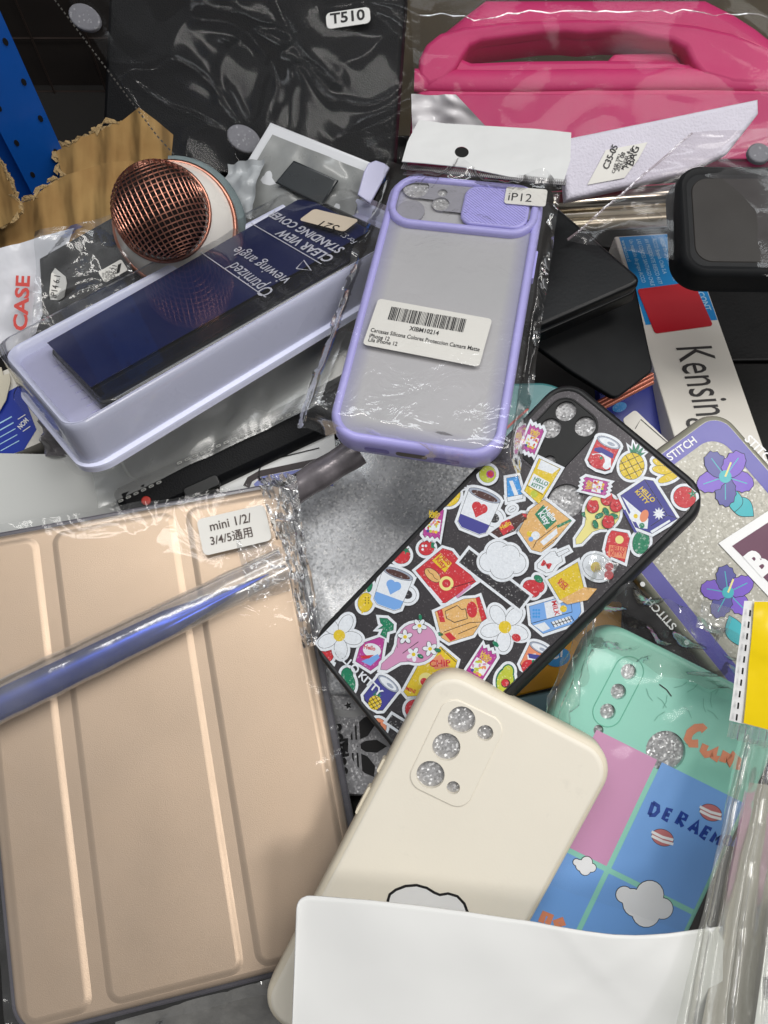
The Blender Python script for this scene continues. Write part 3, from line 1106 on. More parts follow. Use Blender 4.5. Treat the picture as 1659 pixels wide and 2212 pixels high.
film_sheet(b, corners, FILM, 72, 96, edge=1.7, mid=0.010, band=0.065, amp=0.0038, sc=55, seed=2, lift=bag_lift, rag=0.02)
o = b.build('bag_film', t); o.matrix_world = Matrix.Identity(4)
HD = mat('header_card', '#cfd0d0', 0.5, var=0.03, bump=0.6, bscale=26, bdist=0.006, coat=0.15)
HF = tri((868, 285, 0.186), (1232, 290, 0.186), (832, 372, 0.184))
b = MB()
hp = HF.LP([(905, 262), (960, 270), (1060, 276), (1160, 282), (1233, 290), (1231, 350), (1216, 398), (1100, 385), (1000, 364), (920, 356), (868, 352), (880, 310)])
hole = circ(*HF.L(997, 332), 0.0034, 20)
n0 = len(b.v)
b.holed(hp, [hole], 0.001, HD)
rs = [[(x, y, 0.001) for x, y in (hp if area2(hp) > 0 else hp[::-1])], [(x, y, 0.0005) for x, y in (hp if area2(hp) > 0 else hp[::-1])]]
b.rings(rs, HD, smooth=False)
o = b.build('header_card', t); o.matrix_world = HF.M
b = MB()
b.poly(circ(*HF.L(997, 332), 0.0036, 20), 0.0007, mat('hole_shadow', '#080808', 0.9))
o2 = b.build('hang_hole', o)
o2.matrix_world = HF.M
b = MB()
b.grid(lambda s, q: PW(LF, 905 - 90 * s, 262 + 96 * s - 18 * q * (1 - s), 0.006) if False else (HF.M @ Vector((*HF.L(905 - 78 * q + 30 * s, 262 + 95 * q + 6 * s), 0.002 + 0.003 * sin(3 * s)))), 8, 10, film('card_fold_film', haze=0.12, base=0.06, rough=0.15))
o = b.build('folded_flap', t)
ZP = mat('zip_strip', '#4c4a4c', 0.3, var=0.15, coat=0.3)
b = MB()
za, zb = PW(LF, 868, 362, 0.0036), PW(LF, 1222, 398, 0.0036)
b.tube([za + (zb - za) * k / 10 + up * 0.0006 * sin(k * 1.3) for k in range(11)], 0.0012, ZP, n=8, squash=0.6)
for k in range(84):
    c0 = za + (zb - za) * (k + 0.5) / 84
    sd = LF.M.to_3x3() @ Vector((0.0004, 0.0018, 0))
    b.tube([c0 - sd + up * 0.001, c0 + sd + up * 0.001], 0.00026, mat('zip_teeth', '#9a989a', 0.25, coat=0.4), n=4)
o = b.build('zip_seal', t); o.matrix_world = Matrix.Identity(4)

# ================================================================== beige case
BF_ = posed('beige')
t = thing('phone_case', 'plain beige silicone phone case with three big camera holes, lying above the sticker case', 'phone case', BF_)
BEI = mat('beige_silicone', '#e6dfd0', 0.50, var=0.025, vscale=10, bump=0.06, bscale=1000, dirt=0.22)
BEI2 = mat('beige_rim', '#dcd2bd', 0.50, var=0.04, vscale=20, dirt=0.30)
W, H = BF_.W, BF_.H
PL = [(985, 1504), (1090, 1554), (1010, 1772), (880, 1700)]
plate = local_rect(BF_, [(968, 1500), (1098, 1562), (1002, 1752), (872, 1690)], 0.0062)
pcx = sum(p[0] for p in plate) / len(plate); pcy = sum(p[1] for p in plate) / len(plate)
b = MB()
b.slab(W, H, 0.0135, [(0.0010, -0.0105), (0.0, -0.0095), (0.0, -0.0030), (0.0003, -0.0018), (0.0012, -0.0007), (0.0022, -0.0003)], BEI2, cap=False, bottom=False, n=10)
b.slab(W - 0.0044, H - 0.0044, 0.0113, [(0.0, -0.0003), (0.0002, 0.0), (0.0012, 0.00025), (0.0018, 0.0003)], BEI, bottom=False, holes=[offset(plate, -0.0006)], hd=0.0012, n=10)
b.build('shell', t)
hp_ = [((997, 1554), 30), ((1048, 1582), 17.5), ((964, 1612), 30.5), ((930, 1672), 30.5), ((979, 1700), 14.5)]
hl = []
for p, r in hp_:
    x, y = BF_.L(*p); x2, y2 = BF_.L(p[0] + r, p[1])
    hl.append(circ(x, y, hypot(x2 - x, y2 - y), 28))
b = MB()
rs = [[(x, y, z) for x, y in offset(plate, -d)] for d, z in ((0.0, 0.0001), (0.0001, 0.0006), (0.0005, 0.0008))]
b.rings(rs if area2(plate) > 0 else [r[::-1] for r in rs], BEI)
top = [(x, y) for x, y, _ in rs[-1]]
b.holed(top, hl, 0.0008, BEI, 0.0022)
b.build('camera_plate', t)
b = MB()
b.prism([(pcx + (x - pcx) * 0.96, pcy + (y - pcy) * 0.96) for x, y in plate], -0.0022, -0.0014, FOAM)
b.build('foam_insert', t)
b = MB()
for (u0, v0, u1, v1) in ((838, 1640, 824, 1668), (806, 1700, 776, 1756)):
    a0, a1 = BF_.L(u0, v0, -0.005), BF_.L(u1, v1, -0.005)
    ym = (a0[1] + a1[1]) / 2; hh = abs(a0[1] - a1[1])
    b.prism(rrect(0.0016, hh, 0.0007, 3, -W / 2 - 0.0003, ym), -0.0075, -0.0030, BEI2)
b.build('side_button', t)
# printed white cloud peeking over the backing card
b = MB()
CLD = [(838, 1945), (842, 1932), (855, 1922), (876, 1914), (900, 1912), (922, 1918), (938, 1928), (950, 1933), (968, 1930), (988, 1936), (1003, 1952), (1012, 1976), (1014, 2010), (838, 2010)]
L_ = BF_.LP(CLD, 0.0004)
b.poly(L_, 0.00042, mat('print_white', '#e6e6e6', 0.45))
b.stroke(BF_.LP([CLD[-1]] + CLD[:-1], 0.0004), 0.0011, 0.00046, INK)
b.build('cloud_print', t)

# ================================================================== gold tablet case
GF_ = posed('gold')
t = thing('tablet_case', 'large rose gold folding tablet case with a mini sticker near its corner', 'tablet case', GF_)
GOLD = mat('rose_gold_leather', '#c9b199', 0.43, metal=0.66, var=0.05, vscale=9, bump=0.30, bscale=2400, bdist=0.00025, dirt=0.06)
W, H = GF_.W, GF_.H
b = MB()
b.slab(W, H, 0.0125, [(0.0016, -0.0095), (0.0, -0.008), (0.0, -0.0025), (0.0006, -0.001), (0.0018, -0.0002), (0.003, 0.0)], GOLD, n=10)
b.build('cover', t)
b = MB()
b.slab(W + 0.007, H + 0.007, 0.0145, [(0.0005, -0.012), (0, -0.011), (0.0004, -0.0065), (0.0012, -0.006)], mat('grey_back_shell', '#55525a', 0.3, var=0.1, coat=0.3), n=10)
b.build('back_shell', t)


def gx(u, v):
    return GF_.L(u, v)[0]


x1 = (gx(42, 1178) + gx(180, 1700)) / 2; x1b = (gx(80, 1172) + gx(222, 1700)) / 2
x2 = (gx(356, 1112) + gx(470, 1640)) / 2; x2b = (gx(392, 1100) + gx(500, 1640)) / 2
yt = GF_.L(480, 1088)[1]
for xa, xb in ((-W / 2 + 0.004, x1), (x1b, x2), (x2b, W / 2 - 0.0045)):
    b = MB()
    b.slab(xb - xa, 2 * yt + 0.0, 0.0052, [(-0.0015, -0.0001), (-0.0008, 0.00008), (0.0002, 0.00045), (0.0012, 0.00082), (0.0020, 0.0009)], GOLD, (xa + xb) / 2, 0.0, bottom=False, n=8)
    b.build('folding_panel', t)
b = MB()
sticker(b, GF_, [(428, 1128), (576, 1094), (585, 1166), (446, 1211)], 0.0052, LABEL, 0.0025)
GREYINK = mat('brown_ink', '#4a3d38', 0.6)
b.text('mini 1/2/', GF_.L(459, 1152), GF_.L(547, 1132), 0.0058, GREYINK, bold=0.01, squash=1.1)
b.text('3/4/5\u901a\u7528', GF_.L(460, 1182), GF_.L(549, 1162), 0.0058, GREYINK, bold=0.01, squash=1.08)
b.build('size_sticker', t)

t = thing('stylus', 'metallic blue stylus rolled in clear sleeve across the rose gold tablet case', 'stylus')
BP = mat('blue_anodised', '#223f9e', 0.24, metal=0.75, var=0.06, vscale=20, rvar=0.06)
p0, p1 = PW(GF_, -70, 1556, 0.0095), PW(GF_, 580, 1240, 0.0064)
b = MB()
n_ = 20
b.tube([p0 + (p1 - p0) * k / n_ for k in range(n_ + 1)], [(0.0072 - 0.0014 * k / n_) * (1 if k < 14 else 1 - 0.14 * (k - 13)) for k in range(n_ + 1)], BP, n=28, squash=0.8)
b.build('barrel', t)
b = MB()
FILM_T = film('stylus_film', tint=(0.93, 0.94, 0.95), haze=0.11, base=0.08, gloss=0.42, rough=0.16, bump=0.25, bscale=30)
q0, p3 = PW(GF_, -70, 1549, 0.0098), PW(GF_, 616, 1216, 0.0062)
pa = [q0 + (p3 - q0) * k / 40 for k in range(41)]
b.tube(pa, [0.0098 - 0.0016 * k / 40 + (0.0006 * noise.noise(Vector((k * 0.35, 0, 0)))) for k in range(41)], FILM_T, n=32, caps=False, squash=0.74)
b.build('clear_sleeve', t)
b = MB()
film_sheet(b, [PW(GF_, 505, 1150, 0.005), PW(GF_, 612, 1182, 0.004), PW(GF_, 628, 1275, 0.003), PW(GF_, 540, 1300, 0.006)], CRINKLE, 24, 24, edge=0.6, mid=1, amp=0.0045, sc=55, seed=33, smooth=True)
b.build('sleeve_end', t)

t = thing('clear_bag', 'clear bag round the rose gold tablet case, crumpled at its corner', 'plastic bag')
ug = GF_.M.to_3x3() @ Vector((0, 0, 1))
b = MB()
quad = [PW(GF_, -80, 1150, 0.003), PW(GF_, 640, 1028, 0.003), PW(GF_, 815, 2085, 0.003), PW(GF_, 20, 2290, 0.003)]
FILM_G = film('tablet_bag_film', haze=0.03, base=0.012, gloss=0.34, rough=0.08, bump=0.3, bscale=45)


def gl_lift(s, q):
    # drawn up over the stylus
    x = s; y = q
    d = (y - (0.40 - 0.27 * x * 1.0)) / 0.055
    return 0.0185 * math.exp(-d * d) * (1 if x < 0.93 else max(0.0, (1 - x) / 0.07)) * (1 - 0.25 * x)


film_sheet(b, quad, FILM_G, 90, 120, edge=0.9, mid=0.05, amp=0.0040, sc=40, seed=8, rag=0.012, smooth=True, soft=True)
b.build('bag_film', t)
b = MB()
for (u0, v0, u1, v1, u2, v2, u3, v3, sd) in ((555, 1030, 640, 1022, 655, 1170, 596, 1165, 4), (600, 1130, 652, 1125, 700, 1390, 655, 1400, 6)):
    film_sheet(b, [PW(GF_, u0, v0, 0.010), PW(GF_, u1, v1, 0.010), PW(GF_, u2, v2, 0.008), PW(GF_, u3, v3, 0.008)], CRINKLE, 30, 30, edge=1, mid=1, amp=0.0062, sc=110, seed=sd)
b.build('crumpled_corner', t)
b = MB()
film_sheet(b, [PW(GF_, 250, 2205, 0.002), PW(GF_, 585, 2112, 0.002), PW(GF_, 640, 2240, -0.003), PW(GF_, 250, 2290, -0.003)], film('bag_tail_film', haze=0.22, base=0.05, gloss=0.7, bump=0.5, bscale=60, hcol=(0.72, 0.70, 0.66)), 60, 30, edge=0.8, mid=1, amp=0.005, sc=38, seed=14, smooth=True, soft=True)
b.build('bag_tail', t)

# ================================================================== mint case with colour panels
MF_ = posed('mint')
t = thing('phone_case', 'mint green phone case printed with blue and pink squares and macarons', 'phone case', MF_)
MINT = mat('mint_silicone', '#8ccdb9', 0.40, var=0.03, vscale=14, bump=0.04, bscale=1200, coat=0.1, dirt=0.10)
W, H = MF_.W, MF_.H
holes_px = [((1358, 1451), 17), ((1336, 1494), 17), ((1313, 1537), 17), ((1293, 1577), 11), ((1438, 1622), 43)]
hl = []
for p, r in holes_px:
    x, y = MF_.L(*p); x2, y2 = MF_.L(p[0] + r, p[1])
    hl.append(circ(x, y, hypot(x2 - x, y2 - y), 28))
b = MB()
b.slab(W, H, 0.0135, [(0.0010, -0.0105), (0.0, -0.0095), (0.0, -0.0030), (0.0004, -0.0014), (0.0014, -0.0004), (0.0030, 0.0)], MINT, bottom=False, holes=hl, hd=0.0022, n=10)
b.build('shell', t)
b = MB()
for h_ in hl:
    b.poly([(sum(p[0] for p in h_) / 28 + (x - sum(p[0] for p in h_) / 28) * 1.03, sum(p[1] for p in h_) / 28 + (y - sum(p[1] for p in h_) / 28) * 1.03) for x, y in h_], -0.0019, FOAM)
b.build('foam_insert', t)
b = MB()
pc = [MF_.L(*q) for q in ((1358, 1451), (1313, 1537))]
ang = atan2(pc[1][1] - pc[0][1], pc[1][0] - pc[0][0])
cx_, cy_ = (pc[0][0] + pc[1][0]) / 2, (pc[0][1] + pc[1][1]) / 2
ln = hypot(pc[1][0] - pc[0][0], pc[1][1] - pc[0][1])
ring = [(cx_ + x * cos(ang) - y * sin(ang), cy_ + x * sin(ang) + y * cos(ang)) for x, y in rrect(ln + 0.0125, 0.0122, 0.006, 10)]
b.tube([(x, y, 0.00005) for x, y in ring + ring[:1]], 0.00022, mat('mint_groove', '#6db79f', 0.45), n=6, caps=False)
b.build('camera_ring', t)
b = MB()
BLU = mat('print_blue', '#74a4e0', 0.40, var=0.025, dirt=0.06, coat=0.1)
PNK = mat('print_pink', '#c98fb4', 0.40, var=0.03, coat=0.1)
NAVY = mat('print_navy', '#1c3f94', 0.40, var=0.05)
ORG = mat('print_orange', '#dc8a66', 0.42, var=0.04)
MAC = mat('print_rose', '#bb6f70', 0.42, var=0.05)
PW_ = mat('print_white', '#e6e6e6', 0.45)
z = 0.00006
panels = [([(1267, 1574), (1422, 1642), (1320, 1900), (1160, 1800)], PNK), ([(1432, 1648), (1700, 1760), (1620, 1975), (1340, 1870)], BLU),
          ([(1150, 1815), (1302, 1880), (1185, 2065), (1010, 1985)], BLU), ([(1318, 1885), (1600, 2000), (1500, 2120), (1250, 2060)], BLU)]
A0, Au, Av = (1272, 1572), (0.914, 0.405), (-0.467, 0.884)
# the print is a square grid in the case's own axes
g0 = MF_.L(1427, 1645); g1 = MF_.L(1310, 1878)
xg = (g0[0] + g1[0]) / 2
yg = (MF_.L(1400, 1915)[1] + MF_.L(1240, 1848)[1] + MF_.L(1310, 1879)[1]) / 3
ytop = (MF_.L(1440, 1652)[1] + MF_.L(1275, 1574)[1] + MF_.L(1580, 1716)[1]) / 3
gap = 0.0011
ysz = ytop - yg
b.poly(rrect(0.0280 - 0.0, ysz - gap, 0.0003, 2, xg - gap - 0.0140, (ytop + yg) / 2 + gap / 2), z, PNK)
b.poly(rrect(0.0380, ysz - gap, 0.0003, 2, xg + gap + 0.0190, (ytop + yg) / 2 + gap / 2), z, BLU)
b.poly(rrect(0.0280, ysz, 0.0003, 2, xg - gap - 0.0140, yg - gap - ysz / 2), z, BLU)
b.poly(rrect(0.0380, ysz, 0.0003, 2, xg + gap + 0.0190, yg - gap - ysz / 2), z, BLU)
z2 = 0.00012
b.build('square_print', t)
b = MB()


def handletter(s, p0, p1, m, h=None, sq=1.0, bold=0.04):
    b.text(s, MF_.L(*p0), MF_.L(*p1), z2, m, bold=bold, squash=sq)


def hand(strokes, m, w=0.0022, zz=0.00016):
    for st in strokes:
        b.stroke(MF_.LP(st), w, zz, m)


# hand drawn orange word
hand([[(1522, 1578), (1516, 1571), (1503, 1572), (1490, 1582), (1485, 1596), (1492, 1606), (1508, 1606)]], ORG, 0.0034)
hand([[(1524, 1608), (1518, 1622), (1524, 1630), (1536, 1628), (1546, 1616), (1540, 1634), (1552, 1640)],
      [(1560, 1646), (1566, 1626), (1576, 1634), (1572, 1652), (1586, 1628), (1594, 1640), (1590, 1662)]], ORG, 0.0030)
hand([[(1168, 1992), (1176, 1972), (1190, 1978), (1182, 1996)], [(1206, 2004), (1200, 1990), (1212, 1986), (1216, 2000)]], ORG, 0.0026)
# navy hand lettering
LET = {'D': [[(0, 0), (0.05, 1)], [(0, 1), (0.5, 0.85), (0.6, 0.45), (0.4, 0.1), (0, 0)]], 'E': [[(0.5, 0), (0, 0), (0.05, 1), (0.55, 1)], [(0.05, 0.5), (0.45, 0.5)]],
       'R': [[(0, 0), (0.05, 1), (0.5, 0.9), (0.5, 0.6), (0.05, 0.45), (0.55, 0)]], 'A': [[(0, 0), (0.3, 1), (0.65, 0)], [(0.15, 0.35), (0.5, 0.35)]],
       'M': [[(0, 0), (0.1, 1), (0.35, 0.4), (0.6, 1), (0.75, 0)]], 'O': [[(0.3, 0), (0.02, 0.3), (0.1, 0.85), (0.4, 0.95), (0.6, 0.6), (0.5, 0.12), (0.3, 0)]],
       'N': [[(0, 0), (0.05, 1), (0.5, 0), (0.55, 1)]]}
for ch, u, v, s_, rot_ in (('D', 1402, 1760, 28, 16), ('E', 1432, 1768, 23, 22), ('R', 1460, 1779, 28, 26), ('A', 1487, 1793, 28, 30), ('E', 1513, 1806, 24, 30), ('M', 1535, 1818, 22, 26), ('O', 1562, 1822, 20, 20), ('N', 1582, 1828, 20, 20)):
    a = radians(rot_)
    hand([[(u + (x * cos(a) + y * sin(a)) * s_, v + (x * sin(a) - y * cos(a)) * s_) for x, y in st] for st in LET[ch]], NAVY, 0.0017)
for (u, v) in ((1431, 1809), (1535, 1755)):
    b.poly([MF_.L(*q) for q in ell(u, v, 25, 18, 22)], 0.00014, INK)
    b.poly([MF_.L(*q) for q in ell(u, v, 24, 17, 22)], 0.00018, MAC)
    for dy in (-6, 3):
        b.stroke(MF_.LP([(u - 24, v - 9 + dy + 2), (u, v + dy + 5), (u + 23, v + 11 + dy)]), 0.0011, 0.00024, PW_)


def cloud(u, v, s_, zz):
    for k, (grow, mm) in enumerate(((1.6, INK), (0, PW_))):
        for (dx, dy, r) in ((-16, -8, 7), (-6, 0, 11), (6, -8, 12), (17, 4, 9), (3, 8, 12), (-9, -4, 9)):
            b.poly([MF_.L(*q) for q in circ(u + dx * s_, v + dy * s_, r * s_ + grow, 18)], zz + k * 0.00008 + (dx + 20) * 1e-7, mm)


cloud(1261, 1870, 1.0, 0.00014)
cloud(1388, 1952, 2.5, 0.00014)
b.build('drawn_print', t)
# scratches
b = MB()
rnd = random.Random(9)
SCR = mat('scratch_line', '#5f9c88', 0.6)
for k in range(16):
    u, v = rnd.uniform(1390, 1580), rnd.uniform(1470, 1620); a = rnd.uniform(0, 6)
    b.stroke(MF_.LP([(u, v), (u + 14 * cos(a), v + 14 * sin(a)), (u + 30 * cos(a + .2), v + 30 * sin(a + .2))]), 0.00016, 0.00028, SCR)
b.stroke(MF_.LP([(1424, 1478), (1440, 1490), (1450, 1504)]), 0.00045, 0.0003, INK)
b.build('scratches', t)

# ================================================================== glitter case with purple border
SF_ = posed('stitch')
t = thing('phone_case', 'clear glitter phone case with purple lettered border and tropical flower print', 'phone case', SF_)
GLT = mat('pale_glitter', '#a29f94', 0.34, metal=0.10, glit=0.28, gscale=1300, var=0.08, vscale=30)
W, H = SF_.W, SF_.H
b = MB()
EDGE = mat('clear_edge', '#8a887a', 0.2, var=0.1, coat=0.6)
b.slab(W, H, 0.012, [(0.001, -0.010), (0, -0.009), (0, -0.003), (0.0006, -0.0012), (0.0018, -0.0002), (0.0030, 0.0)], EDGE, n=10, cap=False)
b.poly(rrect(W - 0.006, H - 0.006, 0.009, 10), 0.0, GLT)
b.build('shell', t)
PUR = mat('print_purple', '#4d48a0', 0.40, var=0.05, vscale=25, coat=0.2)
b = MB()
inner = rrect(W - 0.0205, H - 0.0205, 0.0095, 8)
b.holed(rrect(W - 0.0065, H - 0.0065, 0.0088, 10), [inner], 0.0001, PUR)
wt = PW_
b.text('STITCH', SF_.L(1448, 996), SF_.L(1506, 955), 0.0002, wt, bold=0.02, squash=1.05)
b.text('STITCH', SF_.L(1607, 950), SF_.L(1668, 1010), 0.0002, wt, bold=0.02, squash=1.05)
b.text('STITCH', SF_.L(1462, 1352), SF_.L(1405, 1290), 0.0002, wt, bold=0.02, squash=0.95)
for (u, v) in ((1388, 1262), (1483, 1388)):
    b.poly(circ(*SF_.L(u, v), 0.0011, 14), 0.0002, wt)
b.build('lettered_border', t)
b = MB()
VIO = mat('print_violet', '#6a44b8', 0.4, var=0.05, coat=0.2)
IND = mat('print_indigo', '#3f3f8e', 0.4, var=0.06, coat=0.2)
TEA = mat('print_teal', '#22a6b0', 0.4, var=0.05, coat=0.2)


def hibiscus(u, v, r, rot0, z):
    for k in range(5):
        a = rot0 + k * 2 * pi / 5
        px_ = [(u + 0.52 * r * cos(a) + x * cos(a) - y * sin(a), v + 0.52 * r * sin(a) + x * sin(a) + y * cos(a)) for x, y in ell(0, 0, r * 0.50, r * 0.36, 0, 22)]
        px_ = [(q[0] + 0.03 * r * sin(3 * i), q[1] + 0.03 * r * cos(3 * i)) for i, q in enumerate(px_)]
        b.poly(SF_.LP(offset(px_, 1.2)), z + k * 2e-5, INK)
        b.poly(SF_.LP(px_), z + k * 2e-5 + 1e-5, IND if k % 2 else VIO)
        b.stroke(SF_.LP([(u + 0.2 * r * cos(a), v + 0.2 * r * sin(a)), (u + 0.8 * r * cos(a), v + 0.8 * r * sin(a))]), 0.0004, z + k * 2e-5 + 1.5e-5, TEA)
    b.poly(SF_.LP(circ(u, v, r * 0.22, 18)), z + 13e-5, TEA)
    b.stroke(SF_.LP([(u, v), (u + r * 0.2, v - r * 0.5)]), 0.0008, z + 15e-5, mat('print_cream', '#e3d98a', 0.45))
    b.build('flower_print', t)


def leaf(u, v, l, w, deg, z):
    px_ = [(u + x * cos(radians(deg)) - y * sin(radians(deg)), v + x * sin(radians(deg)) + y * cos(radians(deg))) for x, y in
           [(l * (i / 10), w * sin(pi * i / 10)) for i in range(11)] + [(l * (i / 10), -w * sin(pi * i / 10)) for i in range(9, 0, -1)]]
    b.poly(SF_.LP(offset(px_, 1.2)), z, INK)
    b.poly(SF_.LP(px_), z + 1e-5, TEA)


leaf(1580, 1075, 62, 20, 40, 0.00012); leaf(1590, 1060, 46, 16, 95, 0.00015)
hibiscus(1566, 1030, 62, 0.3, 0.0002)
b = MB()
leaf(1575, 1330, 70, 20, 70, 0.00012); leaf(1600, 1310, 50, 16, 20, 0.00015)
hibiscus(1572, 1280, 58, 0.8, 0.0002)

b = MB()
b.poly(SF_.LP([(1551, 1174), (1680, 1090), (1780, 1200), (1660, 1290)]), 0.0005, PW_)
b.poly(SF_.LP([(1580, 1180), (1684, 1112), (1760, 1198), (1662, 1262)]), 0.0006, mat('print_maroon', '#571c40', 0.4, var=0.05, coat=0.2))
b.text('B', SF_.L(1642, 1246), SF_.L(1668, 1224), 0.0007, PW_, bold=0.05, squash=1.2)
b.build('maroon_square', t)

# ================================================================== white box with blue end and red square
KF = posed('kens')
t = thing('accessory_box', 'white cardboard box with big grey lettering, blue end and red square sticker', 'box', KF)
WB = mat('white_card', '#d9d5cc', 0.55, var=0.025, dirt=0.05, vscale=12)
W, H = KF.W, KF.H
b = MB()
b.prism(rrect(W, H + 0.02, 0.0012, 3, 0, -0.01), -0.030, 0.0, WB, bev=0.0008)
b.build('carton', t)
CY = mat('print_cyan', '#0a84c8', 0.45, var=0.04)
b = MB()
yb = (KF.L(1375, 705)[1] + KF.L(1545, 690)[1]) / 2
b.poly([(-W / 2 + 0.003, yb), (W / 2 - 0.0008, yb), (W / 2 - 0.0008, H / 2 - 0.0008), (-W / 2 + 0.003, H / 2 - 0.001)], 0.0001, CY)
wl = mat('print_pale', '#a9d2ea', 0.5)
for k, s_ in enumerate(['Tablets 7-8', '20954 / K97331', 'HECHO EN CHINA IMPORTADOR', 'ACCO Brands Chile S.A', 'AV PRESIDENTE RIESCO 4177', 'LAS CONDES SANTIAGO CHILE', 'Un respaldo de grupo ACCO', 'www.acco.cl']):
    x = W / 2 - 0.006 - k * 0.0052 - (0.004 if k else 0)
    ln = [0.022, 0.026, 0.036, 0.030, 0.038, 0.039, 0.036, 0.018][k]
    b.text(s_, (x, H / 2 - 0.004), (x, H / 2 - 0.004 - ln), 0.0003, wl, bold=0.01, h=0.0026 if k > 1 else 0.0034)
b.text('CONT', KF.L(1506, 632), KF.L(1524, 672), 0.0003, wl, bold=0.02, squash=1.1)
b.build('printed_end', t)
b = MB()
sticker(b, KF, [(1378, 626), (1500, 610), (1537, 705), (1412, 722)], 0.0004, mat('red_paper', '#b81424', 0.5, var=0.04), 0.002)
b.build('red_sticker', t)
b = MB()
b.text('Kensington', KF.L(1460, 752), KF.L(1537, 1010), 0.0003, mat('grey_ink', '#3a3838', 0.5), bold=0.0, squash=1.75)
b.build('lettering', t)

# ================================================================== lilac blister pack
XF = posed('blister')
t = thing('blister_pack', 'lilac blister pack with navy printed card and black flip cover inside', 'blister pack', XF)
TRAY = mat('lilac_tray', '#e0e3fc', 0.30, var=0.03, vscale=10, coat=0.25, spec=0.6)
W, H = XF.W, XF.H
b = MB()
b.slab(W + 0.011, H - 0.001, 0.014, [(0.0, -0.026), (0.0, -0.0225), (0.003, -0.0215), (0.0034, -0.010), (0.0037, -0.004), (0.0042, -0.0012), (0.0054, 0.0)], TRAY, -0.0035, -0.0025, n=10, cap=False)
ip = [(0.0, 0.0), (0.0012, -0.0008), (0.0024, -0.004), (0.0030, -0.006)]
rs = [[(x, y, z) for x, y in rrect(W + 0.0005 - 2 * d, H - 0.0115 - 2 * d, 0.009 - d, 10, -0.0035, -0.0025)] for d, z in [(-0.0005, 0.0)] + ip]
b.rings(rs, TRAY)
b.poly([(x, y) for x, y, _ in rs[-1]], -0.006, mat('tray_floor', '#b4b4d0', 0.4, var=0.06, coat=0.2))
b.build('tray', t)
b = MB()
cx_ = XF.L(430, 690)
pc = local_rect(XF, [(150, 790), (668, 470), (800, 560), (245, 880)], 0.007)
x0 = XF.L(172, 815)[0]
b.slab(W * 0.86, H * 0.71, 0.008, [(0.0, -0.0058), (0.0, -0.0015), (0.001, -0.0003), (0.0025, 0.0)], mat('glossy_black_cover', '#131418', 0.18, var=0.2, coat=0.5), x0 + W * 0.43 - 0.002, -0.0095)
b.build('flip_cover', t)
b = MB()
nv = mat('navy_card', '#0b1749', 0.36, var=0.10, vscale=20, coat=0.12)
quad = XF.LP([(102, 741), (656, 425), (800, 498), (196, 837)], 0.001)
b.prism(quad, 0.0008, 0.0012, nv)
pw = mat('card_lettering', '#c9cad6', 0.5)
zt = 0.0016


def xl(u, v):
    return XF.L(u, v, zt)


b.text('Optimized', xl(606, 598), xl(509, 568), zt, pw, squash=1.0) if False else None
b.text('Optimized', xl(594, 628), xl(512, 566), zt, pw, squash=1.15)
b.text('viewing angle', xl(631, 603), xl(518, 532), zt, pw, squash=1.05)
b.text('CLEAR VIEW', xl(724, 556), xl(612, 495), zt, pw, bold=0.025, squash=1.0)
b.text('STANDING COVER', xl(746, 537), xl(592, 455), zt, pw, bold=0.025, squash=1.0)
b.text('For S21', xl(772, 521), xl(742, 500), zt, pw, squash=1.0)
b.stroke([xl(614, 440), xl(690, 570)] if False else [xl(542, 482), xl(694, 570)], 0.0006, zt, pw)
b.stroke([xl(424, 538), xl(574, 642)], 0.0006, zt, pw)
tri_ = [xl(640, 580), xl(672, 584), xl(656, 562), xl(640, 580)]
b.stroke(tri_, 0.0008, zt, pw)
b.build('printed_card', t)
b = MB()
sticker(b, XF, [(655, 490), (690, 464), (772, 498), (742, 522)], 0.0046, mat('cream_label', '#c9bba8', 0.6, var=0.03), 0.0022)
b.text('S21', XF.L(740, 507), XF.L(704, 496), 0.0050, INK, squash=0.95)
b.build('size_sticker', t)
b = MB()
CLR = film('blister_film', tint=(0.99, 0.99, 0.99), haze=0.02, base=0.025, gloss=0.7, rough=0.05, bump=0.06, bscale=18)
b.slab(W + 0.017, H + 0.008, 0.016, [(0.0, -0.025), (0.0, -0.0242), (0.005, -0.0232), (0.0058, -0.006), (0.0062, 0.0015), (0.0072, 0.0036), (0.010, 0.0042)], CLR, -0.0040, -0.0005, n=10, bottom=False)
b.build('clear_lid', t)
b = MB()
em = mat('embossed_lettering', '#a9a8cc', 0.3, coat=0.3)
for k in range(9):
    u, v = 125 + k * 12, 790 + k * 14
    p = XF.L(u, v, -0.006)
    b.tube([(p[0] - 0.002, p[1] + 0.0006, -0.0059), (p[0] + 0.0022, p[1] - 0.0002, -0.0059)], 0.0004, em, n=5)
b.build('embossing', t)

# ================================================================== black case covered in grocery stickers
KS = posed('sticker')
t = thing('phone_case', 'black phone case covered in white-edged grocery, fruit and flower stickers', 'phone case', KS)
W, H = KS.W, KS.H
RIM = mat('black_rim', '#141516', 0.5, var=0.15, bump=0.05, bscale=800)
SMK = mat('smoky_iridescent', '#454245', 0.38, metal=0.5, glit=0.06, gscale=2200, var=0.06)
holes_px = [((1222, 888), 23), ((1189, 925), 23), ((1264, 921), 23.5), ((1149, 963), 22), ((1187, 997), 14), ((1222, 1082), 39)]
hl = []
for p, r in holes_px:
    x, y = KS.L(*p); x2, y2 = KS.L(p[0] + r, p[1])
    hl.append(circ(x, y, hypot(x2 - x, y2 - y), 28))
b = MB()
b.slab(W, H, 0.012, [(0.0010, -0.0105), (0.0, -0.0095), (0.0, -0.0028), (0.0005, -0.0008), (0.0014, 0.0003), (0.0024, 0.0004), (0.0030, 0.0)], RIM, cap=False, bottom=False, n=10)
b.build('rim', t)
b = MB()
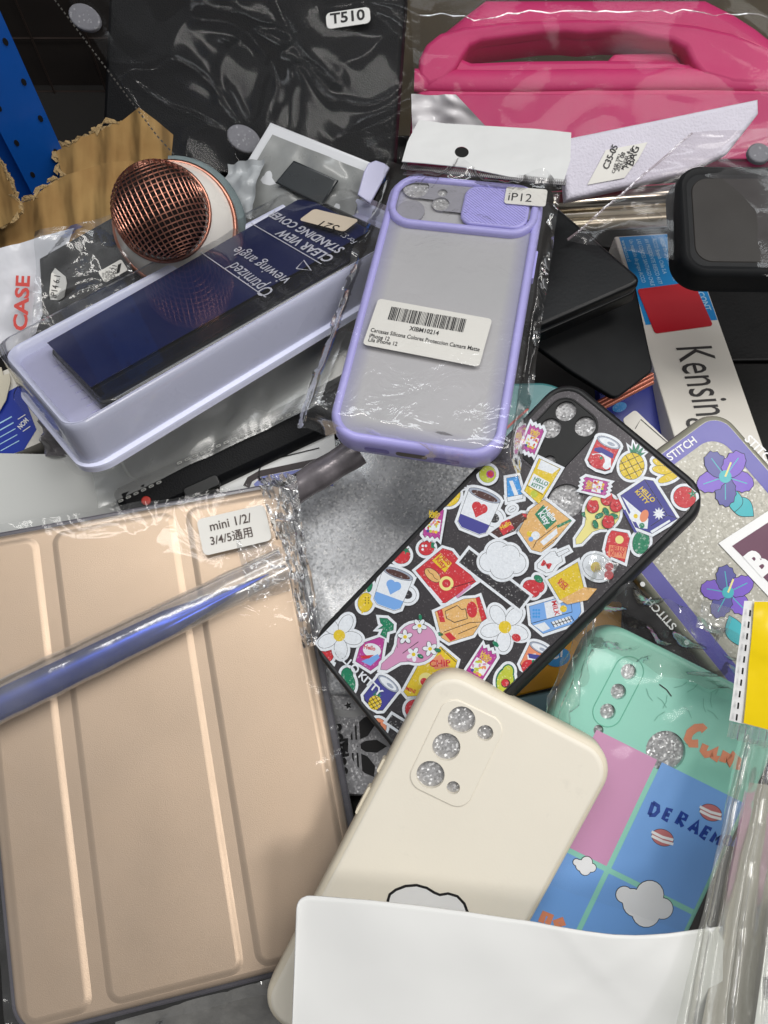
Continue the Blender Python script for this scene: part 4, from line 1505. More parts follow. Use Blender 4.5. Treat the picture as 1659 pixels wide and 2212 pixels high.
b.holed(rrect(W - 0.006, H - 0.006, 0.0095, 10), hl, 0.0, SMK, 0.0018, INK)
b.build('back_panel', t)
b = MB()
for h_ in hl:
    mx, my = sum(p[0] for p in h_) / 28, sum(p[1] for p in h_) / 28
    b.poly([(mx + (x - mx) * 1.03, my + (y - my) * 1.03) for x, y in h_], -0.0016, FOAM)
b.build('foam_insert', t)
b = MB()
cp = KS.LP([(1216, 868), (1290, 905), (1290, 925), (1182, 1040), (1160, 1020), (1128, 990), (1126, 960)])
plate = local_rect(KS, [(1222, 850), (1303, 915), (1195, 1040), (1100, 965)], 0.007)
b.holed(plate, hl[:5], 0.0002, mat('matte_black_plate', '#121313', 0.55), 0.0)
b.tube([(x, y, 0.0002) for x, y in plate + plate[:1]], 0.0004, RIM, n=6, caps=False)
b.build('camera_plate', t)

ORI = {'A': (1042.4, 823.0), 'B': (1261.9, 905.2), 'C': (877.8, 1042.4), 'D': (658.4, 1261.9), 'E': (932.7, 1207.0)}
KSC = 0.19842
PAL = {}


def pm(h):
    if h not in PAL:
        PAL[h] = mat('print_' + {'w': 'paper', 'k': 'ink', 'r': 'red', 'y': 'yellow', 'g': 'green', 'b': 'blue', 'm': 'magenta', 't': 'tan', 'c': 'cream', 'p': 'pink', 'o': 'orange', 'n': 'brown', 'l': 'lime', 'v': 'indigo', 's': 'sky', 'x': 'charcoal', 'e': 'grey'}[h],
                     {'w': '#dfe4ea', 'k': '#17131a', 'r': '#c42a34', 'y': '#dcbf24', 'g': '#0f7a56', 'b': '#2a5fd0', 'm': '#b03a90', 't': '#dcae6c', 'c': '#e8d9b6', 'p': '#dc9c98', 'o': '#d87a34', 'n': '#4a2a26', 'l': '#b9c23c', 'v': '#3a3aa8', 's': '#3d95dc', 'x': '#29262a', 'e': '#9aa3b4'}[h],
                     0.34, var=0.05, glit=0.22, gscale=1900, coat=0.35)
    return PAL[h]


SB = MB()
SN = [0]


HX, HY = KS.W / 2 - 0.0034, KS.H / 2 - 0.0034


def clip(P):
    """the print ends at the rim of the case"""
    for ax, lim, sg in ((0, HX, 1), (0, -HX, -1), (1, HY, 1), (1, -HY, -1)):
        out = []
        for i in range(len(P)):
            p, q = P[i - 1], P[i]
            ip, iq = sg * p[ax] <= sg * lim, sg * q[ax] <= sg * lim
            if ip != iq:
                f = (lim - p[ax]) / (q[ax] - p[ax])
                out.append((p[0] + (q[0] - p[0]) * f, p[1] + (q[1] - p[1]) * f))
            if iq:
                out.append(q)
        P = out
        if len(P) < 3:
            return []
    return P


def print_poly(P, z, m):
    P = clip(P)
    if len(P) > 2:
        SB.poly(P, z, m)


def print_stroke(P, w, z, m):
    run = []
    for p in P:
        if abs(p[0]) < HX and abs(p[1]) < HY:
            run.append(p)
        else:
            if len(run) > 1:
                SB.stroke(run, w, z, m)
            run = []
    if len(run) > 1:
        SB.stroke(run, w, z, m)


def st(reg, *shapes):
    ox, oy = ORI[reg]
    SN[0] += 1
    z0 = 0.00025 + (SN[0] % 5) * 0.00016
    W_ = []
    out = []
    for sh in shapes:
        c, kind, a = sh[0], sh[1], sh[2:]
        if kind == 'p':
            P = list(a[0])
        elif kind == 'c':
            P = circ(a[0], a[1], a[2], 26)
        elif kind == 'e':
            P = ell(*a[:5], 26)
        elif kind == 'r':      # rotated rectangle: centre, w, h, degrees, corner
            x, y, w, h, d = a[:5]
            d = radians(d)
            P = [(x + p * cos(d) - q * sin(d), y + p * sin(d) + q * cos(d)) for p, q in rrect(w, h, a[5] if len(a) > 5 else 6, 4)]
        else:
            P = a
        out.append((c, kind, P))
        if kind in 'pcer' and c[0] != '.':
            W_.append(P)
    tr = lambda P: KS.LP([(ox + x * KSC, oy + y * KSC) for x, y in P])
    z = z0
    for P in W_:
        print_poly(tr(offset(P, 34)), z, pm('w')); z += 2e-6
    z = z0 + 2.0e-5
    for c, kind, P in out:
        if kind in 'pcer':
            if c[0] != '.':
                print_poly(tr(offset(P, 4)), z, pm('k')); z += 3e-6
            print_poly(tr(P), z, pm(c[-1])); z += 3e-6
        elif kind == 's':
            print_stroke(tr(P[1]), P[0] * KSC * KS.W / 415.0, z, pm(c[-1])); z += 3e-6
        elif kind == 't':
            q = tr([P[1], P[2]])
            SB.text(P[0], q[0], q[1], z, pm(c[-1]), squash=P[3] if len(P) > 3 else 1.1, bold=0.03); z += 3e-6


def daisy(x, y, r, a0=0.0, inner=True):
    L = []
    for k in range(5):
        a = a0 + 2 * pi * k / 5
        L.append(('w', 'e', x + 0.58 * r * cos(a), y + 0.58 * r * sin(a), 0.44 * r, 0.28 * r, a * 180 / pi))
    L.append(('.y', 'c', x, y, 0.26 * r))
    return L


def fan(cx, cy, r, hx, hy, col):
    dx, dy = hx - cx, hy - cy
    l = hypot(dx, dy); ux, uy = dx / l, dy / l
    w = r * 0.72
    return [(col, 'p', [(cx + ux * r * 0.55 - uy * w, cy + uy * r * 0.55 + ux * w), (cx + ux * r * 1.25 - uy * r * 0.28, cy + uy * r * 1.25 + ux * r * 0.28), (hx - uy * r * 0.2, hy + uy * 0 + ux * r * 0.2),
                        (hx + ux * r * 0.22, hy + uy * r * 0.22), (hx + uy * r * 0.2, hy - ux * r * 0.2), (cx + ux * r * 1.25 + uy * r * 0.28, cy + uy * r * 1.25 - ux * r * 0.28), (cx + ux * r * 0.55 + uy * w, cy + uy * r * 0.55 - ux * w)]),
            (col, 'c', cx, cy, r), ('.' + col, 'p', [(cx + ux * r * 0.4 - uy * w * .8, cy + uy * r * 0.4 + ux * w * .8), (cx + ux * r * 1.28 - uy * r * 0.25, cy + uy * r * 1.28 + ux * r * 0.25), (cx + ux * r * 1.28 + uy * r * 0.25, cy + uy * r * 1.28 - ux * r * 0.25), (cx + ux * r * 0.4 + uy * w * .8, cy + uy * r * 0.4 - ux * w * .8)]),
            ('k', 's', 8, [(cx - ux * r * 0.1, cy - uy * r * .1), (cx + ux * r * 0.9, cy + uy * r * 0.9)])]


def cloudy(x, y, s):
    return [('w', 'c', x - 95 * s, y + 10 * s, 70 * s), ('w', 'c', x + 95 * s, y + 20 * s, 75 * s), ('w', 'c', x - 30 * s, y - 50 * s, 85 * s), ('w', 'c', x + 50 * s, y - 35 * s, 75 * s), ('w', 'c', x, y + 45 * s, 90 * s),
            ('.w', 'c', x - 90 * s, y + 8 * s, 58 * s), ('.w', 'c', x + 85 * s, y + 18 * s, 60 * s), ('.w', 'c', x + 5 * s, y, 95 * s)]


def mug(x, y, s, deg, band, heart='r'):
    d = radians(deg)
    R = lambda p, q: (x + (p * cos(d) - q * sin(d)) * s, y + (p * sin(d) + q * cos(d)) * s)
    return [('w', 'e', *R(120, 0), 70 * s, 62 * s, deg), ('.x', 'e', *R(120, 0), 40 * s, 34 * s, deg),
            ('w', 'p', [R(-120, -125), R(120, -125), R(108, 120), R(70, 150), R(-70, 150), R(-108, 120)]),
            ('.' + band, 'p', [R(-112, 60), R(112, 60), R(106, 118), R(68, 146), R(-68, 146), R(-106, 118)]),
            ('e', 'e', *R(0, -125), 120 * s, 34 * s, deg), ('.n', 'e', *R(0, -121), 100 * s, 24 * s, deg),
            ('.' + heart, 'c', *R(-24, -32), 34 * s), ('.' + heart, 'c', *R(24, -32), 34 * s), ('.' + heart, 'p', [R(-55, -18), R(55, -18), R(0, 46)])]


def can(x, y, deg, col, s=1.0):
    d = radians(deg)
    R = lambda p, q: (x + (p * cos(d) - q * sin(d)) * s, y + (p * sin(d) + q * cos(d)) * s)
    return [(col, 'p', [R(-130, -130), R(130, -130), R(130, 130), R(90, 165), R(0, 178), R(-90, 165), R(-130, 130)]),
            ('e', 'e', *R(0, -135), 134 * s, 50 * s, deg), ('.w', 'e', *R(0, -135), 110 * s, 36 * s, deg), ('.e', 'e', *R(30, -132), 44 * s, 18 * s, deg),
            ('.k', 's', 8, [R(-128, 130), R(-88, 160), R(0, 172), R(90, 160), R(128, 130)])]


def pine(x, y, r, deg):
    d = radians(deg)
    L = []
    for k in (-50, -25, 0, 25, 50):
        a = d + radians(k - 90)
        l = r * (1.25 - abs(k) / 120)
        b0 = (x + 0.75 * r * cos(d - pi / 2), y + 0.75 * r * sin(d - pi / 2))
        L.append(('g', 'p', [(b0[0] - 0.22 * r * sin(a), b0[1] + 0.22 * r * cos(a)), (b0[0] + l * cos(a), b0[1] + l * sin(a)), (b0[0] + 0.22 * r * sin(a), b0[1] - 0.22 * r * cos(a))]))
    L.append(('y', 'e', x, y, r, r * 0.92, deg + 90))
    for k in (-0.5, 0, 0.5):
        h = sqrt(1 - k * k) * r * 0.95
        for e in (42, -42):
            a = d + radians(e)
            L.append(('k', 's', 7, [(x - k * r * sin(a) - h * cos(a), y + k * r * cos(a) - h * sin(a)), (x - k * r * sin(a) + h * cos(a), y + k * r * cos(a) + h * sin(a))]))
    return L


def tom(x, y, r, a0=-1.0):
    L = [('r', 'e', x, y, r, r * 0.94, 20)]
    sx, sy = x + 0.75 * r * cos(a0), y + 0.75 * r * sin(a0)
    for k in range(5):
        a = a0 + k * 2 * pi / 5
        L.append(('.g', 'p', [(sx - 0.14 * r * sin(a), sy + 0.14 * r * cos(a)), (sx + 0.5 * r * cos(a), sy + 0.5 * r * sin(a)), (sx + 0.14 * r * sin(a), sy - 0.14 * r * cos(a))]))
    return L


def candy(x, y, deg, s=1.0, words='Hello'):
    d = radians(deg)
    R = lambda p, q: (x + (p * cos(d) - q * sin(d)) * s, y + (p * sin(d) + q * cos(d)) * s)
    zz = lambda q, n=7: [R(-95 + 190 * i / n, q + (14 if i % 2 else -14)) for i in range(n + 1)]
    L = [('m', 'p', zz(-160) + [R(95, 160 if 0 else 150)][:0] + list(reversed(zz(160)))), ('.w', 'p', [R(-80, -40), R(80, -40), R(80, 90), R(-80, 90)])]
    rnd = random.Random(int(x * 7 + y))
    for k in range(13):
        px_, py_ = rnd.uniform(-65, 65), rnd.uniform(-28, 78)
        L.append(('.' + rnd.choice('ryolp'), 'e', *R(px_, py_), 20 * s, 11 * s, rnd.uniform(0, 180)))
    for k, c in enumerate('vloy'):
        L.append((c if 0 else '.' + c, 'c', *R(-45 + 30 * k, 100), 17 * s))
    L.append(('y', 't', words, R(-62, -84), R(62, -84)))
    L.append(('y', 't', 'Kitty', R(-52, -50), R(52, -50)))
    return L


# ---- around the camera and along the top edge
st('A', ('k', 's', 6, [(440, 870), (560, 990), (700, 1050), (850, 1030)]))
st('A', *candy(545, 640, 22, 0.85))
st('A', ('y', 'p', [(620, 850), (850, 960), (620, 1345), (460, 1200)]), ('.w', 'p', [(640, 862), (838, 958), (760, 1015), (600, 960)]), ('.w', 'p', [(560, 1010), (735, 1110), (660, 1230), (500, 1140)]),
   ('g', 't', 'HELLO', (555, 1085), (705, 1150)), ('g', 't', 'KITTY', (530, 1145), (665, 1200)), ('.l', 'c', 565, 1235, 40), ('k', 's', 6, [(490, 1140), (665, 1245)]))
st('A', *can(1320, 800, 24, 'r'), ('.v', 'p', [(1225, 735), (1290, 725), (1430, 800), (1420, 850), (1300, 800), (1215, 765)]), ('.w', 'p', [(1190, 800), (1300, 790), (1400, 850), (1400, 950), (1290, 900)]), ('.r', 'c', 1255, 880, 80), ('.g', 'c', 1295, 845, 18), ('.w', 'c', 1350, 930, 38))
st('B', *pine(520, 515, 145, 18))
st('B', ('y', 'e', 850, 490, 110, 42, 22), ('y', 'e', 870, 560, 128, 46, 8), ('y', 'e', 920, 640, 120, 40, -22))
st('B', *tom(1095, 855, 122, -0.4))
st('A', *candy(1230, 1150, -78, 0.80))
st('B', ('v', 'p', [(660, 665), (750, 680), (1010, 1090), (740, 1250), (560, 1180), (400, 840)]), ('.w', 'p', [(415, 850), (700, 1090), (690, 1200), (600, 1190)]), ('.v', 'p', [(420, 1000), (450, 990), (580, 1240), (550, 1240)]),
   ('k', 's', 7, [(660, 665), (905, 1050), (1020, 1085)]), ('k', 's', 7, [(905, 1050), (725, 1170)]),
   ('.w', 'e', 560, 1065, 72, 60, 20), ('.y', 'c', 562, 1062, 24), ('.o', 'e', 655, 1060, 44, 70, 20), ('.g', 'c', 630, 1165, 30),
   ('.w', 'p', [(815 + (70 if i % 2 else 38) * cos(i * pi / 10), 1035 + (70 if i % 2 else 38) * sin(i * pi / 10)) for i in range(20)]),
   ('y', 't', 'HELLO', (600, 770), (745, 915), 1.0), ('y', 't', 'KITTY', (552, 800), (680, 940), 0.9), ('.w', 'p', [(720, 1225), (930, 1100), (940, 1120), (740, 1250)]))
st('B', *fan(200, 1010, 190, -60, 1330, 'c'))
for (x, y) in ((250, 880), (95, 960), (350, 950), (265, 1130)):
    st('B', *[('.k', 'c', x, y, 70), ('.r', 'c', x, y, 64), ('.r', 'c', x - 22, y - 46, 30), ('.r', 'c', x + 28, y - 44, 30), ('k', 's', 5, [(x - 30, y - 15), (x, y + 10), (x + 34, y - 10)])])
for (x, y, d) in ((15, 1045, 20), (165, 1055, -25), (240, 1010, 60), (325, 1060, 15), (125, 1150, 70), (300, 1205, 10)):
    st('B', ('.k', 'e', x, y, 50, 30, d), ('.g', 'e', x, y, 45, 25, d))
st('B', ('r', 'p', [(300, 1215), (470, 1245), (495, 1300), (440, 1560), (300, 1500), (255, 1530), (230, 1420), (262, 1280)]), ('.o', 'p', [(275, 1370), (465, 1400), (450, 1525), (258, 1490)]), ('.c', 'c', 385, 1315, 45),
   ('r', 't', 'HELLO', (285, 1430), (448, 1448), 1.3), ('r', 't', 'KITTY', (282, 1485), (436, 1500), 1.3))
st('B', ('g', 'e', 620, 1345, 90, 128, 12))
st('C', ('t', 'p', [(1350, 300), (1500, 190), (1560, 230), (1800, 420), (1600, 660), (1470, 760), (1370, 735), (1230, 530)]), ('.g', 'p', [(1495, 245), (1640, 420), (1530, 520), (1400, 350)]),
   ('w', 't', 'Hello', (1490, 300), (1600, 430), 1.1), ('w', 't', 'Kitty', (1435, 345), (1530, 470), 1.1), ('k', 's', 7, [(1640, 470), (1420, 640), (1380, 720)]), ('k', 's', 7, [(1650, 600), (1480, 730)]), ('.w', 'p', [(1460, 650), (1640, 500), (1650, 560), (1500, 690)]),
   ('.y', 'c', 1345, 560, 30), ('.w', 'c', 1410, 580, 46), ('.b', 'c', 1360, 620, 26), ('.g', 'p', [(1640, 470), (1790, 400), (1800, 425), (1650, 500)]))
st('A', ('w', 'c', 60, 1020, 90), ('.l', 'c', 60, 1020, 92), ('.m', 'c', 90, 1020, 44), ('.r', 'c', 92, 1018, 30))
st('A', ('s', 'p', [(265, 1060), (385, 1040), (440, 1240), (275, 1300)]), ('.w', 'p', [(290, 1090), (330, 1085), (395, 1245), (350, 1255)]), ('w', 'p', [(268, 1270), (440, 1235), (438, 1280), (275, 1312)]), ('w', 'e', 322, 1395, 46, 30, -25), ('k', 's', 5, [(300, 1410), (345, 1385)]))
# ---- upper left run of stickers
st('C', *pine(470, 140, 125, 40))
st('C', *mug(785, 320, 1.52, 22, 'v'))
st('C', ('n', 'p', [(1260, 340), (1315, 345), (1320, 400), (1240, 450), (1180, 530), (1010, 600), (930, 545), (1010, 490), (1080, 430), (1180, 380)]), ('.r', 'p', [(1040, 440), (1120, 400), (1180, 500), (1060, 580), (1010, 500)]), ('.r', 'p', [(1262, 342), (1310, 345), (1312, 385), (1280, 375)]), ('y', 't', 'Hello', (1040, 520), (1150, 455), 1.2))
st('C', *candy(300, 440, 8, 0.98))
st('C', ('r', 'e', 220, 715, 85, 76, -20), ('.g', 'p', [(270, 660), (320, 640), (300, 690), (325, 720), (270, 710)]), ('.w', 'c', 180, 690, 14), ('.w', 'c', 215, 690, 14), ('.w', 'c', 180, 730, 14))
st('C', *tom(-55, 790, 100, -0.7))
st('C', ('r', 'p', [(400, 720), (500, 750), (760, 1080), (430, 1310), (395, 1310), (250, 1130), (110, 960)]), ('.y', 'p', [(380, 770), (500, 880), (425, 980), (285, 850)]), ('r', 't', 'Hello', (365, 800), (465, 905), 1.1), ('r', 't', 'Kitty', (322, 845), (415, 945), 1.1),
   ('.k', 'e', 290, 1010, 106, 60, 40), ('.t', 'e', 290, 1010, 100, 54, 40), ('k', 's', 6, [(235, 945), (260, 985), (290, 1000), (310, 1040), (345, 1060)]), ('.c', 'c', 440, 1100, 78), ('.r', 'c', 440, 1100, 46), ('.r', 'c', 390, 1230, 56),
   ('k', 's', 7, [(490, 1150), (740, 985 + 90)]), ('.p', 'p', [(540, 1240), (700, 1110), (710, 1135), (560, 1262)]), ('.w', 'p', [(260, 1135), (400, 1300), (380, 1310), (250, 1160)]))
st('C', ('x', 'p', [(690, 735), (1340, 1235), (1235, 1370), (585, 870)]))
st('C', *cloudy(1050, 850, 1.5))
st('C', ('.r', 'e', 1050, 860, 60, 52, 20), ('.g', 'e', 1090, 815, 30, 16, -30))
st('C', ('r', 'c', 1350, 1140, 78), ('r', 'c', 1430, 1130, 74), ('r', 'c', 1385, 1180, 70), ('.r', 'c', 1388, 1140, 80), ('g', 'e', 1440, 1050, 52, 34, 35))
st('C', ('w', 'p', [(1570, 760), (1620, 750), (1640, 800), (1690, 800), (1700, 860), (1640, 900), (1590, 970), (1530, 985), (1430, 930), (1430, 890), (1520, 800)]), ('r', 't', 'M', (1465, 900), (1560, 945), 0.6), ('w', 'p', [(1640, 770), (1760, 720), (1775, 745), (1660, 810)]))
# ---- middle right
st('E', ('y', 'p', [(1270, 230), (1590, 40), (1660, 330), (1400, 450)]), ('.t', 'p', [(1400, 450), (1660, 310), (1800, 330), (1700, 450), (1480, 500)]), ('r', 't', 'NICE', (1385, 240), (1470, 320), 1.1), ('r', 't', 'KISS', (1365, 275), (1445, 345), 1.1))
st('E', ('w', 'e', 1800, 90, 160, 130, 30), ('.y', 'c', 1790, 95, 58), ('.r', 'c', 1930, 180, 50), ('.r', 'c', 1935, 90, 46))
st('E', ('b', 'p', [(1065, 520), (1505, 390), (1610, 440), (1625, 580), (1560, 700), (1215, 815), (1085, 705)]), ('.w', 'p', [(1225, 480), (1390, 430), (1420, 610), (1255, 660)]), ('r', 't', 'MILK', (1305, 465), (1345, 625), 1.0), ('.y', 'c', 1435, 545, 38), ('.e', 'c', 1450, 455, 34),
   ('k', 's', 7, [(1085, 705), (1530, 580), (1505, 395)]), ('.w', 'p', [(1110, 725), (1230, 690), (1290, 760), (1210, 795)]), ('.w', 'p', [(1300, 690), (1500, 625), (1530, 680), (1340, 750)]),
   *[('k', 's', 8, [(1300 + k * 36, 688 - k * 11), (1336 + k * 36, 745 - k * 11)]) for k in range(7)], ('k', 's', 8, [(1318, 720), (1520, 655)]), *[('.s', 'c', 1110 + 30 * (k % 3), 560 + 36 * (k // 3), 13) for k in range(9)])
st('E', ('t', 'p', [(350, 440), (480, 430), (520, 415), (600, 650), (540, 690), (450, 830), (190, 910), (110, 860), (40, 580)]), ('.r', 'p', [(480, 430), (520, 415), (600, 650), (545, 685)]), ('.r', 'e', 440, 555, 58, 88, -5), ('.k', 'p', [(145, 570), (280, 505), (330, 550), (375, 540), (395, 655), (250, 700), (160, 650)]), ('.t', 'p', [(152, 576), (280, 514), (330, 559), (368, 549), (386, 650), (250, 690), (168, 646)]),
   ('.r', 'p', [(60, 570), (115, 550), (150, 690), (95, 690)]), ('k', 's', 7, [(130, 800), (420, 695), (540, 690)]), ('k', 's', 7, [(290, 820), (500, 730)]), ('.r', 'p', [(140, 820), (200, 800), (270, 870), (210, 900)]))
st('E', *daisy(800, 745, 262, 0.4))
st('E', ('.r', 'e', 925, 860, 50, 40, 30), ('.g', 'e', 700, 930, 40, 22, 40))
st('E', *candy(545, 1150, 32, 1.05))
st('E', ('g', 'e', 800, 1330, 100, 145, 8), ('g', 'e', 830, 1230, 66, 80, 10), ('.l', 'e', 800, 1335, 90, 134, 8), ('.l', 'e', 830, 1232, 56, 72, 10), ('.n', 'c', 805, 1355, 50), ('.r', 'c', 800, 1350, 40))
st('E', *can(1130, 1090, 26, 'o', 0.95), ('.w', 'p', [(1040, 1050), (1130, 1030), (1200, 1130), (1060, 1160)]), ('.v', 'p', [(1050, 1030), (1240, 1060), (1200, 1110), (1060, 1080)]), ('.r', 'c', 1060, 1180, 82), ('.g', 'c', 1110, 1120, 20))
# ---- lower left corner
st('D', ('y', 'e', 665, 200, 80, 105, 12), ('.y', 'p', [(620, 290), (625, 325), (665, 290)]), ('l', 'e', 620, 55, 52, 24, 20), ('g', 'e', 712, 30, 26, 58, 15), *[('.k', 'c', 665 + 36 * (k % 2), 150 + 28 * (k // 2), 6) for k in range(6)])
st('D', *mug(960, 55, 1.42, 20, 'b', 'b'))
st('D', *daisy(385, 560, 245, 0.2))
st('D', ('r', 'e', 230, 770, 85, 80, 15), ('g', 'e', 330, 690, 52, 32, 25), ('b', 'p', [(100, 740), (170, 800), (300, 870), (255, 960), (90, 810)]))
st('D', ('m', 'p', [(820, 580), (870, 600), (850, 720), (830, 860), (720, 940), (560, 840), (600, 700), (640, 640)]), ('.w', 'e', 735, 720, 100, 75, 15), ('.b', 'p', [(620, 840), (800, 760), (820, 800), (720, 890)]), ('.r', 'p', [(610, 780), (760, 770), (700, 810), (620, 810)]), ('r', 't', 'Hello', (645, 700), (770, 725), 1.0),
   ('g', 'p', [(820, 370), (900, 375), (970, 440), (965, 500), (900, 520), (890, 585), (830, 550), (860, 480), (800, 490), (860, 450), (830, 420)]))
st('D', *fan(1225, 640, 215, 870, 900, 'p'))
for (x, y, a) in ((1255, 455, .3), (1100, 575, .9), (1375, 540, .1), (1250, 610, .5), (1190, 765, .2), (1370, 705, .7)):
    st('D', *[((c if c[0] == '.' else '.' + c), k, *r) for (c, k, *r) in [('k', 'e', x + 44 * cos(a + i * 1.2566), y + 44 * sin(a + i * 1.2566), 42, 28, (a + i * 1.2566) * 180 / pi) for i in range(5)] + daisy(x, y, 80, a)])
for (x, y, d) in ((1265, 360, 80), (1100, 490, 80), (1480, 545, 10), (1130, 690, 70), (1265, 785, 30), (1455, 720, 10)):
    st('D', ('.k', 'e', x, y, 36, 22, d), ('.g', 'e', x, y, 32, 18, d))
st('D', ('y', 'p', [(1480, 680), (1660, 830), (1560, 1200), (1120, 1220), (1080, 1170), (1240, 880)]), ('.o', 'p', [(1360, 830), (1480, 760), (1580, 900), (1420, 930)]), ('r', 't', 'CHIP', (1360, 900), (1590, 890), 0.9), ('.c', 'c', 1320, 1040, 78), ('.r', 'c', 1300, 1060, 40), ('r', 't', 'MINI', (1100, 1150), (1200, 1190), 1.0), ('k', 's', 8, [(1490, 700), (1650, 850)]))
st('D', ('g', 'e', 470, 1080, 82, 120, -8), ('g', 'e', 465, 980, 62, 70, 0), ('.g', 'e', 468, 1050, 74, 130, -6))
st('D', *can(830, 1190, 38, 'v', 1.0), *[(c if c[0] == '.' or k == 's' else '.' + c, k, *r) for (c, k, *r) in pine(770, 1290, 78, 15)])
st('D', ('o', 'c', 800, 1555, 95), ('.k', 'c', 790, 1500, 8), ('.k', 'c', 825, 1510, 8), ('.k', 'c', 800, 1540, 7))
st('D', ('x', 'p', [(960, 1425), (1130, 1530), (1085, 1620), (905, 1500)]))
st('D', *tom(1210, 1365, 115, -0.2))
zz = 0.00125
q0, q1 = KS.L(*(658.4 + 230 * KSC, 1261.9 + 770 * KSC)), KS.L(*(658.4 + 480 * KSC, 1261.9 + 1010 * KSC))
SB.text('HELLO', KS.L(722, 1408), KS.L(771, 1457), zz, pm('w'), bold=0.03, squash=0.95)
SB.text('KITTY', KS.L(776, 1462), KS.L(822, 1506), zz, pm('w'), bold=0.03, squash=0.95)
SB.build('sticker_print', t)

# ================================================================== silver glitter case below
GC = tri((640, 965, 0.090), (1090, 950, 0.096), (600, 1500, 0.078))
t = thing('phone_case', 'silver glitter phone case half buried between rose gold and sticker cases', 'phone case', GC)
SG = mat('silver_glitter', '#cdcfd3', 0.32, metal=0.05, glit=0.85, gscale=1000, var=0.06, coat=0.25)
b = MB()
b.slab(GC.W, GC.H, 0.012, [(0.001, -0.009), (0, -0.008), (0, -0.002), (0.0008, -0.0005), (0.002, 0)], SG)
b.build('back_panel', t)
t = thing('clear_bag', 'glossy clear bag over the silver glitter case with bright curved glints', 'plastic bag', GC)
b = MB()
q = [PW(GC, 640, 950, 0.004), PW(GC, 1085, 950, 0.004), PW(GC, 1000, 1500, 0.003), PW(GC, 590, 1500, 0.003)]
film_sheet(b, q, film('wavy_film', haze=0.02, base=0.015, gloss=0.5, rough=0.12, bump=0.25, bscale=9), 60, 60, edge=0.6, mid=0.7, amp=0.0034, sc=9, seed=21, smooth=True, soft=True)
b.build('bag_film', t).matrix_world = Matrix.Identity(4)

# dark rolled plastic between
t = thing('rolled_bag', 'dark rolled plastic sleeve squeezed between lilac case and rose gold case', 'plastic sleeve')
b = MB()
p0, p1 = at(605, 1078, 0.104), at(775, 972, 0.116)
b.tube([p0 + (p1 - p0) * k / 14 for k in range(15)], [0.0078 + 0.0003 * sin(k * 1.1) for k in range(15)], mat('dark_gloss_plastic', '#7c7679', 0.22, var=0.4, vscale=70, bump=0.35, bscale=90, bdist=0.001, metal=0.3), n=20, squash=0.7)
b.build('roll', t)

# ================================================================== clear case with sports lettering
AC = tri((640, 1490, 0.074), (900, 1500, 0.074), (660, 1715, 0.066))
t = thing('phone_case', 'clear glitter phone case with black adidas lettering and leaf emblem', 'phone case', AC)
b = MB()
AG = mat('grey_glitter', '#a9a8ab', 0.34, metal=0.10, glit=0.4, gscale=1200, var=0.06)
b.slab(AC.W, AC.H, 0.004, [(0.001, -0.008), (0, -0.007), (0, -0.001), (0.001, 0)], AG)
b.build('back_panel', t)
b = MB()
ol = ell(730, 1515, 62, 30, 20, 30)
b.poly(AC.LP(ol), 0.0001, mat('print_grey_white', '#b9b9b9', 0.4))
b.poly(AC.LP(ell(728, 1508, 50, 22, 20, 30)), 0.00016, AG)
b.poly(AC.LP([(752 + (9 if i % 2 else 4) * cos(i * pi / 5), 1524 + (9 if i % 2 else 4) * sin(i * pi / 5)) for i in range(10)]), 0.0002, INK)
b.text('adidas', AC.L(712, 1566), AC.L(727, 1676), 0.0002, INK, bold=0.025, squash=1.25)
cxp, cyp = 780, 1612


def lf(pts):
    return AC.LP([(cxp + x, cyp + y) for x, y in pts])


b.poly(lf([(-10, 0), (10, -12), (34, -14), (56, 0), (34, 14), (10, 12)]), 0.0002, INK)
b.poly(lf([(-26, -14), (-16, -42), (6, -62), (26, -70), (30, -46), (14, -22), (-4, -14)]), 0.0002, INK)
b.poly(lf([(-26, 14), (-12, 40), (8, 58), (28, 66), (30, 42), (14, 22), (-4, 14)]), 0.0002, INK)
b.poly(lf([(-40, -8), (-28, -14), (-28, 14), (-40, 8)]), 0.0002, INK)
for x in (-22, -12, -2):
    b.stroke(lf([(x - 6, -60), (x + 2, 62)]), 0.0013, 0.00026, AG)
b.build('printed_emblem', t)

t = thing('black_tray', 'black plastic tray with a shiny silver edge under the beige case', 'tray')
BT = tri((690, 1660, 0.052), (960, 1650, 0.052), (700, 1880, 0.044))
b = MB()
b.prism(rrect(BT.W, BT.H, 0.004, 6), -0.012, 0.0, BLACK, bev=0.002)
b.build('tray_body', t).matrix_world = BT.M
b = MB()
for (v, r) in ((1702, 0.0012), (1716, 0.0020)):
    b.tube([(*BT.L(690 + 15 * k, v - 1.2 * k), 0.001) for k in range(13)], r, mat('bright_steel', '#b5b5b2', 0.18, metal=0.95, var=0.2, vscale=80), n=12)
b.build('silver_edge', t).matrix_world = BT.M

